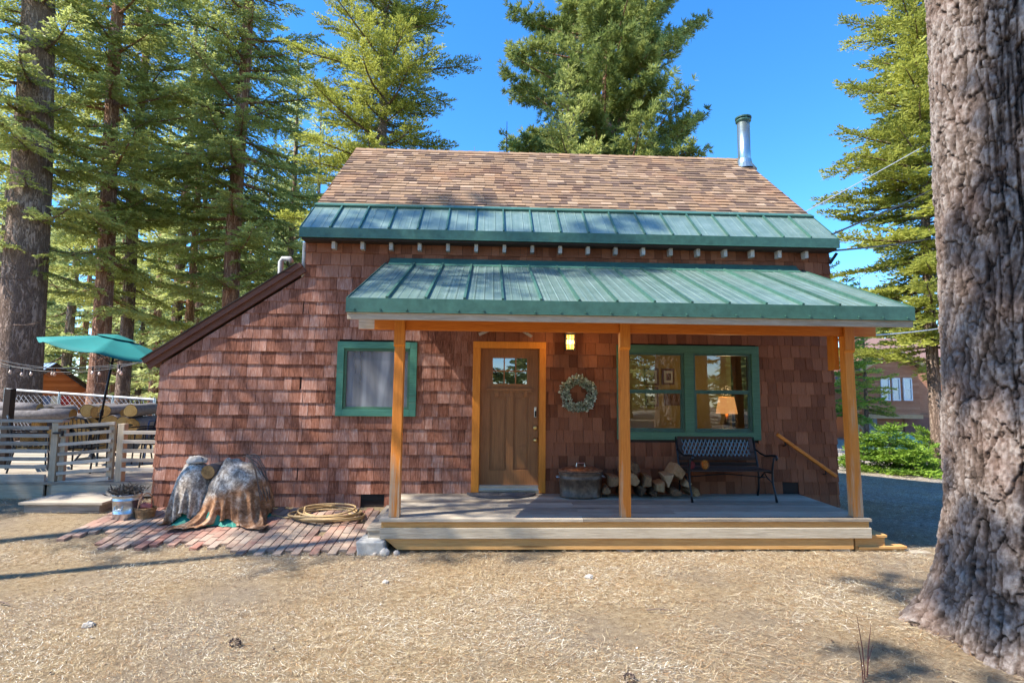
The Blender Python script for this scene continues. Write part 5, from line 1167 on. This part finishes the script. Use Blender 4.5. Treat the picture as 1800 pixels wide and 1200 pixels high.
# teal cover and pale boulder among the shrubs on the right
b = MB(); p = at(1570, 780, 9.5); b.lathe((p[0], 9.5, p[2]-.9), [(.75, 0), (.8, .5), (.7, 1.0), (.35, 1.25), (.02, 1.3)], 18, sx=1.3); b.V[-1] += rng.uniform(-.05, .05, b.V[-1].shape); tag(b.build('covered_grill', plain('teal_cover', (.015, .08, .07), .6, 0, .2), smooth=True), 'dark teal cover bulging behind the bright green shrubs on the right', 'cover')

# ------------------------------------------------------------------ big trunk in the right foreground
def big_trunk():
    cx, cy = 4.35, -4.0; NA, NZ = 460, 1000; z0, z1 = -.55, 7.5
    th = np.linspace(0, 2*pi, NA, endpoint=False); z = z0+(z1-z0)*np.linspace(0, 1, NZ)**1.15; TH, Z = np.meshgrid(th, z)
    R0 = .545-.014*(Z-1)+.42*np.exp(-np.clip(Z+.45, 0, 9)/.42)*(1+.30*np.sin(TH*3+.6)+.22*np.sin(TH*5+2.2)+.1*np.sin(TH*8))
    circ = 2*pi*.55; warp = (fbm(np.stack([np.cos(TH)*2.5, np.sin(TH)*2.5, Z*1.3], -1), 4, 31)-.45)
    pu = 30; wf = fbm(np.stack([np.cos(TH)*7, np.sin(TH)*7, Z*7], -1), 4, 33)-.45; u = TH/(2*pi)*pu+warp*1.4+wf*1.5; v = Z*3.0+warp*1.6+wf*1.5
    f1, f2, idc = worley(u, v, pu, 3); pl = np.clip((f2-f1)/.13, 0, 1)**.7
    pu2 = 84; g1, g2, id2 = worley(TH/(2*pi)*pu2+warp*9, Z*13+warp*12, pu2, 8); p2 = np.clip((g2-g1)/.3, 0, 1)*.6+.8*(id2-.3)
    fn = fbm(np.stack([np.cos(TH)*9, np.sin(TH)*9, Z*7], -1), 4, 41); fh = fbm(np.stack([np.cos(TH)*30, np.sin(TH)*30, Z*30], -1), 3, 51)-.43
    fur = np.clip(np.abs(fbm(np.stack([np.cos(TH)*6, np.sin(TH)*6, Z*.75], -1), 4, 61)-.465)/.030, 0, 1)**.7
    d = .026*pl+.020*(idc-.5)*pl+.010*p2*pl+.038*fur+.022*(fn-.45)+.030*fh
    Rr = R0+d-.03; X = cx+Rr*np.cos(TH)-.02*(Z-1)*0; Y = cy+Rr*np.sin(TH)
    V = np.stack([X.ravel(), Y.ravel(), Z.ravel()], 1); idx = np.arange((NZ-1)*NA).reshape(NZ-1, NA); q = np.stack([idx, np.roll(idx, -1, 1), np.roll(idx, -1, 1)+NA, idx+NA], -1).reshape(-1, 4)
    att = np.clip((.20+pl*.38)*(.30+.70*fur)+.10*p2*pl+.25*(fn-.4)+.9*fh+.16*(idc-.5), 0, 1)
    t = thing('ponderosa_pine', 'huge flaky barked pine trunk filling the right foreground', 'tree', (cx, cy, -.2)); off = np.array([cx, cy, -.2])
    link('trunk', mesh_from('trunk', V-off, q.ravel(), np.full(len(q), 4), MT['bark_big'], att.ravel(), True), t)
big_trunk()

# ------------------------------------------------------------------ trees
def conifer(name, label, x, y, H, R, zb, nb, kind, tr, leaf, barkm, seed, lean=(0, 0), group=None, prof=None, cat='tree', dead=0, lsc=1.0, sides=None, parent_root=True, tw=4.6, Hc=None):
    rg = np.random.default_rng(seed); z0 = gz1(x, y)-.1
    prof = prof or (lambda f: (1-f)**.8*min(1, .55+f*3))
    root = thing(name, label, cat, (x, y, z0), group)
    def ctr(z): f = (z)/H; return np.array([lean[0]*f*H+.05*sin(z*.4+seed)-.05*sin(seed), lean[1]*f*H, z])
    zs = np.linspace(0, H, 26); b = MB(); b.tube([ctr(z) for z in zs], [tr*(1-.93*(z/H)**1.1)*(1+.35*math.exp(-z/.5)) for z in zs], 16, v=.5)
    quads = []; att = []
    for i in range(nb):
        Ht = Hc or H; f = (i+rg.random())/nb; z = zb+(Ht-zb)*f**.92; f = (z-zb)/(H-zb); L = R*prof(f)*rg.uniform(.42, 1.15)
        if L < .12: continue
        az = i*2.39996+rg.uniform(-.9, .9)
        if sides and not sides(az): continue
        o = np.array([cos(az), sin(az), 0]); sd_ = np.array([-sin(az), cos(az), 0]); c0 = ctr(z)
        if kind == 'cedar': a_, b_ = rg.uniform(-.45, .05), rg.uniform(.05, .35)
        elif kind == 'pine': a_, b_ = rg.uniform(-.05, .35), rg.uniform(.0, .35)
        else: a_, b_ = -.34+.75*f+rg.uniform(-.25, .2), rg.uniform(-.05, .28)
        wob = rg.uniform(-.18, .18)
        cur = lambda s: c0+np.outer(s, o)*L+np.outer(wob*s*s*L, sd_)+np.outer(L*(a_*s+b_*s*s), [0, 0, 1])
        ss = np.linspace(0, 1, 6); lr_ = min(tr*.32, .018+.016*L)
        b.tube(cur(ss), lr_*(1-.85*ss), 5, cap=False, v=.5)
        bv = rg.uniform(0, .45)
        nt_ = max(3, int(L*tw*1.35)); s = np.linspace(.14 if kind != 'pine' else .3, 1, nt_)+rg.uniform(-.03, .03, nt_); s = np.clip(s, 0, 1)
        for sg in (-1, 1):
            P0 = cur(s); l = (L*.44*(1-.68*s)*rg.uniform(.55, 1.15, nt_)+.16)
            ph = radians(58)-radians(25)*s; D = np.outer(np.cos(ph), o)+np.outer(np.sin(ph)*sg, sd_); D[:, 2] += (a_+2*b_*s)*.8+rg.uniform(-.15, .2, nt_)
            D /= np.linalg.norm(D, axis=1)[:, None]
            if kind == 'pine':
                M_ = 3
                for t in (.35, .7, 1.0):
                    C = P0+D*(l*t)[:, None]+rg.normal(0, .05, (nt_, 3)); K = 20
                    dd = rg.normal(size=(nt_, K, 3)); dd /= np.linalg.norm(dd, axis=2)[..., None]; dd = dd*.9+D[:, None, :]*.75+np.array([0, 0, .25])
                    dd /= np.linalg.norm(dd, axis=2)[..., None]
                    P = np.repeat(C[:, None, :], K, 1).reshape(-1, 3); n = len(P)
                    quads.append(leaf_q2(rg, P, dd.reshape(-1, 3), rg.uniform(.14, .25, n)*lsc, rg.uniform(.010, .018, n)*lsc)); att.append(np.repeat(np.clip(bv+rg.uniform(0, .25, nt_).repeat(K)+rg.uniform(0, .35, n), 0, 1), 4))
                continue
            step = .066*lsc; M_ = int(np.ceil(l.max()/step)); t = (np.arange(M_)+.5)*step
            T_ = np.broadcast_to(t, (nt_, M_)); ok = T_ < l[:, None]
            drp = (.22 if kind == 'cedar' else .06)
            P = P0[:, None, :]+D[:, None, :]*T_[..., None]; P[..., 2] -= drp*T_**2/np.maximum(l[:, None], .2)
            S2 = np.cross(D, [0, 0, 1]); S2 /= np.linalg.norm(S2, axis=1)[:, None]+1e-9; tv = bv+rg.uniform(0, .3, nt_)
            for s2 in (-1, 1, 0):
                if s2 == 0 and kind == 'cedar': pass
                dd = D[:, None, :]*.75+S2[:, None, :]*(s2*.8)+rg.normal(0, .22, (nt_, M_, 3)); dd[..., 2] += (-.35 if kind == 'cedar' else .12)+(0 if s2 else .25)
                Pk = P[ok]+rg.normal(0, .015, (ok.sum(), 3)); n = len(Pk)
                if n == 0: continue
                LL = rg.uniform(.10, .19, n)*lsc; WW = rg.uniform(.016, .030, n)*lsc*(1.15 if kind == 'cedar' else 1.0)
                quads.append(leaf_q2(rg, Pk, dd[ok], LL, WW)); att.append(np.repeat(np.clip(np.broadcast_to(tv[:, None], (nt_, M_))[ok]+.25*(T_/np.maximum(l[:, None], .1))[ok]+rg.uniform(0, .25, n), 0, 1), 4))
    for i in range(dead):
        z = zb*rg.uniform(.25, 1.15); az = rg.uniform(0, 2*pi); L = rg.uniform(.6, 2.2); o = np.array([cos(az), sin(az), 0]); sd_ = np.array([-sin(az), cos(az), 0]); c0 = ctr(z); k = rg.uniform(-.5, .1)
        cur = [c0+o*L*s+np.array([0, 0, 1])*L*(k*s+.25*s*s)+sd_*.15*sin(s*4+i)*L for s in np.linspace(0, 1, 7)]; b.tube(cur, np.linspace(.022, .005, 7), 4, cap=False, v=.9)
        for j in range(2, 7):
            p = cur[j]; d = sd_*rg.choice([-1, 1])*rg.uniform(.15, .5)+o*.2+np.array([0, 0, rg.uniform(-.3, .25)]); b.tube([p, p+d*.6, p+d+np.array([0, 0, .08])], [.007, .005, .003], 3, cap=False, v=.9)
    V = np.concatenate(b.V); link('trunk', mesh_from('trunk', V, b.L, b.C, barkm, np.concatenate(b.A), True), root)
    if quads:
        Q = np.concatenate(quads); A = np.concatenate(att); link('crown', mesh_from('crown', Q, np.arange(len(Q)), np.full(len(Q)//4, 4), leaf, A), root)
        print(name, len(Q)//4)
    return root
def leaf_q2(rg, P, D, L, W):
    D = D/(np.linalg.norm(D, axis=1)[:, None]+1e-9); U = rg.normal(size=P.shape); U[:, 2] += .3
    S = np.cross(D, U); S /= np.linalg.norm(S, axis=1)[:, None]+1e-9; L = L[:, None]; W = W[:, None]
    return np.stack([P, P+D*L*.5+S*W, P+D*L, P+D*L*.5-S*W], 1).reshape(-1, 3)
X = lambda px, y, py=650: at(px, py, y)[0]
# left side, near to far
conifer('ponderosa_pine', 'very thick brown trunked pine leaning slightly right at the left edge of the view', X(34, 8.5), 8.5, 34, 3.2, 5.4, 58, 'cedar', .61, MT['cedar'], MT['bark_grey'], 11, lean=(-.03, 0), Hc=17, lsc=.85, dead=16, prof=lambda f: .6+.4*sin(f*9))
conifer('cedar_tree', 'straight reddish trunk cedar rising behind the teal umbrella', X(174, 11), 11, 32, 3.6, 4.6, 92, 'cedar', .31, MT['cedar'], MT['bark_red'], 12, lean=(-.02, 0), Hc=19, lsc=.82, dead=14)
conifer('cedar_tree', 'grey trunk cedar just right of the teal umbrella pole', X(217, 13), 13, 28, 3.2, 4.5, 70, 'cedar', .25, MT['cedar'], MT['bark_grey'], 13, Hc=20, lsc=.85, dead=8)
conifer('cedar_tree', 'tall pale barked cedar behind the sloping lean-to roof', X(402, 12.5), 12.5, 32, 4.0, 5.0, 122, 'cedar', .33, MT['cedar'], MT['bark_red'], 14, lean=(.0, 0), Hc=20, lsc=.82, dead=16)
conifer('cedar_tree', 'slender dark trunk tree left of the pale barked cedar', X(308, 17), 17, 27, 3.4, 4.2, 80, 'cedar', .25, MT['cedar'], MT['bark_grey'], 15, dead=10)
conifer('fir_tree', 'bright yellow green fir behind the left end of the cabin roof', X(668, 11, 262), 11, 23, 3.9, 3.0, 190, 'fir', .28, MT['fir'], MT['bark_grey'], 16, prof=lambda f: (1-f)**.45*(.86+.14*sin(f*40)), tw=5.6, lsc=.85)
conifer('pine_tree', 'broad tall pine centred behind the cabin roof', X(1066, 15, 262), 15, 27, 5.3, 5.0, 190, 'pine', .38, MT['pine'], MT['bark_red'], 17, prof=lambda f: (1-f)**.35*(.88+.12*sin(f*16)), tw=5.2, lsc=1.25)
conifer('fir_tree', 'green fir in front of the broad pine, low behind the roof', X(1000, 12, 262), 12, 14.5, 3.5, 3.0, 130, 'fir', .22, MT['cedar'], MT['bark_grey'], 18, tw=4.6)
conifer('fir_tree', 'small pointed fir left of the broad pine above the roof ridge', X(893, 13, 262), 13, 12.6, 1.5, 5, 46, 'fir', .14, MT['fir'], MT['bark_grey'], 19, tw=5)
conifer('fir_tree', 'tiny dark fir tip above the ridge right of the broad pine', X(1238, 34, 262), 34, 21.5, 1.6, 9, 40, 'fir', .18, MT['pine'], MT['bark_grey'], 20, tw=3, lsc=1.6)
conifer('fir_tree', 'tiny fir tip above the ridge between the two big crowns', X(836, 32, 262), 32, 20.2, 1.6, 9, 40, 'fir', .18, MT['fir'], MT['bark_grey'], 21, tw=3, lsc=1.6)
# right side
conifer('fir_tree', 'tall green fir standing behind the big right trunk', X(1640, 6.5, 600), 6.5, 17, 2.6, 3.1, 235, 'fir', .17, MT['fir'], MT['bark_grey'], 22, tw=5.8, lsc=.85, prof=lambda f: (1-f)**.45*min(1, .75+f*1.5))
conifer('fir_tree', 'small fir tip at the right end of the metal eave', X(1448, 20, 440), 20, 11.6, 1.3, 3, 44, 'fir', .12, MT['pine'], MT['bark_grey'], 23, tw=4, lsc=1.3)
conifer('fir_tree', 'pointed young fir beyond the right cabin corner, left of a pair', X(1486, 16, 520), 16, 7.9, 1.3, 1.2, 50, 'fir', .11, MT['young'], MT['bark_grey'], 24, tw=4.5, lsc=1.2)
conifer('fir_tree', 'pointed young fir beyond the right cabin corner, right of a pair', X(1512, 18, 520), 18, 8.4, 1.5, 1.2, 50, 'fir', .11, MT['fir'], MT['bark_grey'], 25, tw=4.5, lsc=1.2)
for k, (px, y, h, r, lb) in enumerate([(1520, 7.0, 1.0, .7, 'low bright green shrub beside the right porch post'), (1566, 6.6, 1.3, .85, 'tallest bright green shrub below the neighbour house'), (1606, 6.2, .85, .7, 'bright green shrub right of the tallest one'), (1636, 6.8, 1.25, .7, 'bright green shrub against the big trunk edge')]):
    conifer('young_fir', lb, X(px, y, 830), y, h, r, .08, 30, 'fir', .02, MT['young'], MT['limb'], 40+k, group='bright shrubs below the neighbour house', cat='shrub', lsc=.75, tw=9, prof=lambda f: (1-f)**.5)
# mid-distance fill: two prototypes copied
pa = conifer('background_fir', 'far fir', 0, 0, 17, 2.9, 1.0, 66, 'fir', .2, MT['farleaf'], MT['bark_grey'], 60, lsc=1.7, tw=3.0)
pc = conifer('background_cedar', 'far cedar', 0, 0, 18, 3.3, 1.2, 60, 'cedar', .22, MT['farleaf'], MT['bark_red'], 61, lsc=1.7, tw=3.0)
FT = [(-14, 22, 0), (62, 27, 1), (118, 21, 0), (145, 30, 1), (246, 25, 0), (272, 19, 1), (345, 24, 1), (460, 21, 0), (500, 27, 1), (545, 20, 0), (600, 25, 0), (20, 32, 0), (200, 34, 1), (430, 31, 0), (326, 16, 1), (500, 16.5, 0), (1470, 30, 0), (1530, 28, 1), (1580, 34, 0), (1660, 30, 1), (1700, 26, 0), (1500, 38, 1), (1625, 40, 0)]
used = [0, 0]
for k, (px, y, ty) in enumerate(FT):
    src = (pa, pc)[ty]; o = src if not used[ty] else copy_tree(src); used[ty] = 1
    x = X(px, y); s_ = random.uniform(.85, 1.2) if px < 900 else random.uniform(.42, .55)
    o.location = (x, y, gz1(x, y)-.1); o.rotation_euler = (0, 0, random.random()*6); o.scale = (s_*random.uniform(.9, 1.15), s_, s_)
    lf = px < 900; o['group'] = ('background firs ' if ty == 0 else 'background cedars ')+('left of the cabin' if lf else 'beyond the neighbour house on the right')
    same = sorted([q[0] for q in FT if (q[0] < 900) == lf and q[2] == ty]); od = ['leftmost', 'second', 'third', 'fourth', 'fifth', 'sixth', 'seventh', 'eighth', 'ninth', 'tenth', 'eleventh', 'twelfth'][same.index(px)] if px != same[-1] else 'rightmost'
    if od not in ('leftmost', 'rightmost'): od += ' from left'
    o['label'] = ('dense green fir, ' if ty == 0 else 'drooping cedar, ')+od+(' of the firs' if ty == 0 else ' of the cedars')+(' in the thicket left of the cabin' if lf else ' beyond the house on the right')
# far wood
def far_wood():
    Q = []; A = []; rg = np.random.default_rng(5)
    for k in range(165):
        if k >= 120: y = rg.uniform(-62, -44); x = rg.uniform(-55, 55)
        elif k < 75: y = rg.uniform(32, 60); x = rg.uniform(-1.35, .1)*(y+8)
        else: y = rg.uniform(36, 70); x = rg.uniform(.45, 1.3)*(y+8)
        H = rg.uniform(13, 20) if k < 75 else rg.uniform(7, 12); Rr = rg.uniform(2, 3); n = 1500; f = rg.random(n)**1.0; az = rg.uniform(0, 2*pi, n); lay = np.floor(f*22)/22; r = Rr*(1-f)**.8*np.sqrt(rg.random(n))*(.7+.3*np.sin(az*5+lay*40))
        z0 = gz1(x, y); P = np.stack([x+r*np.cos(az), y+r*np.sin(az), z0+.4+(H-.4)*(lay*.6+f*.4)-.15*r], 1); D = np.stack([np.cos(az), np.sin(az), rg.uniform(-.5, .2, n)], 1)+rg.normal(0, .3, (n, 3))
        Q.append(leaf_q2(rg, P, D, rg.uniform(.5, .95, n), rg.uniform(.09, .17, n))); A.append(np.repeat(np.clip(rg.uniform(0, .5)+rg.uniform(0, .5, n), 0, 1), 4))
    Q = np.concatenate(Q); o = link('far_wood', mesh_from('far_wood', Q, np.arange(len(Q)), np.full(len(Q)//4, 4), MT['farleaf'], np.concatenate(A))); tag(o, 'far off conifer wood closing the view behind everything', 'wood', kind='stuff')
far_wood()
# trees that stand outside the picture, left of and behind the photographer (they throw the shade seen on the yard and roofs)
conifer('fir_tree', 'slim fir standing left of the yard, outside the picture', -10.27, -4.17, 21.0, 1.6, 10.6, 46, 'fir', .12, MT['fir'], MT['bark_grey'], 70, tw=3)
conifer('fir_tree', 'tall thin fir left of the yard, outside the picture', -12.6, -3.5, 21.0, 2.0, 9.5, 38, 'fir', .13, MT['fir'], MT['bark_grey'], 73, tw=2.6)
conifer('cedar_tree', 'cedar standing left of the side deck, outside the picture', -16.0, -2.4, 14.0, 3.4, 3.0, 70, 'cedar', .25, MT['cedar'], MT['bark_red'], 71, tw=3.2, lsc=1.4)
conifer('pine_tree', 'pine standing behind the photographer to the left', -4.9, -7.8, 16.5, 2.3, 9.6, 30, 'pine', .22, MT['pine'], MT['bark_red'], 72, tw=3)
for k, (x, y, s_) in enumerate([(6, -26, 1.0), (-7, -30, 1.1), (14, -24, .95), (-17, -27, 1.05), (0, -29, 1.1), (22, -30, 1), (10, -31, 1.2), (3, -24, .9), (-4, -25, 1), (-12, -24, 1), (18, -25, 1), (-2, -36, 1.3), (8, -38, 1.3), (28, -27, 1.1)]):
    o = copy_tree(pa if k % 2 == 0 else pc); o.location = (x, y, -.3); o.rotation_euler = (0, 0, k*1.3); o.scale = (s_*1.25, s_*1.25, s_); o['label'] = 'conifer across the yard behind the photographer, seen only in window reflections'; o['group'] = 'conifers behind the photographer'
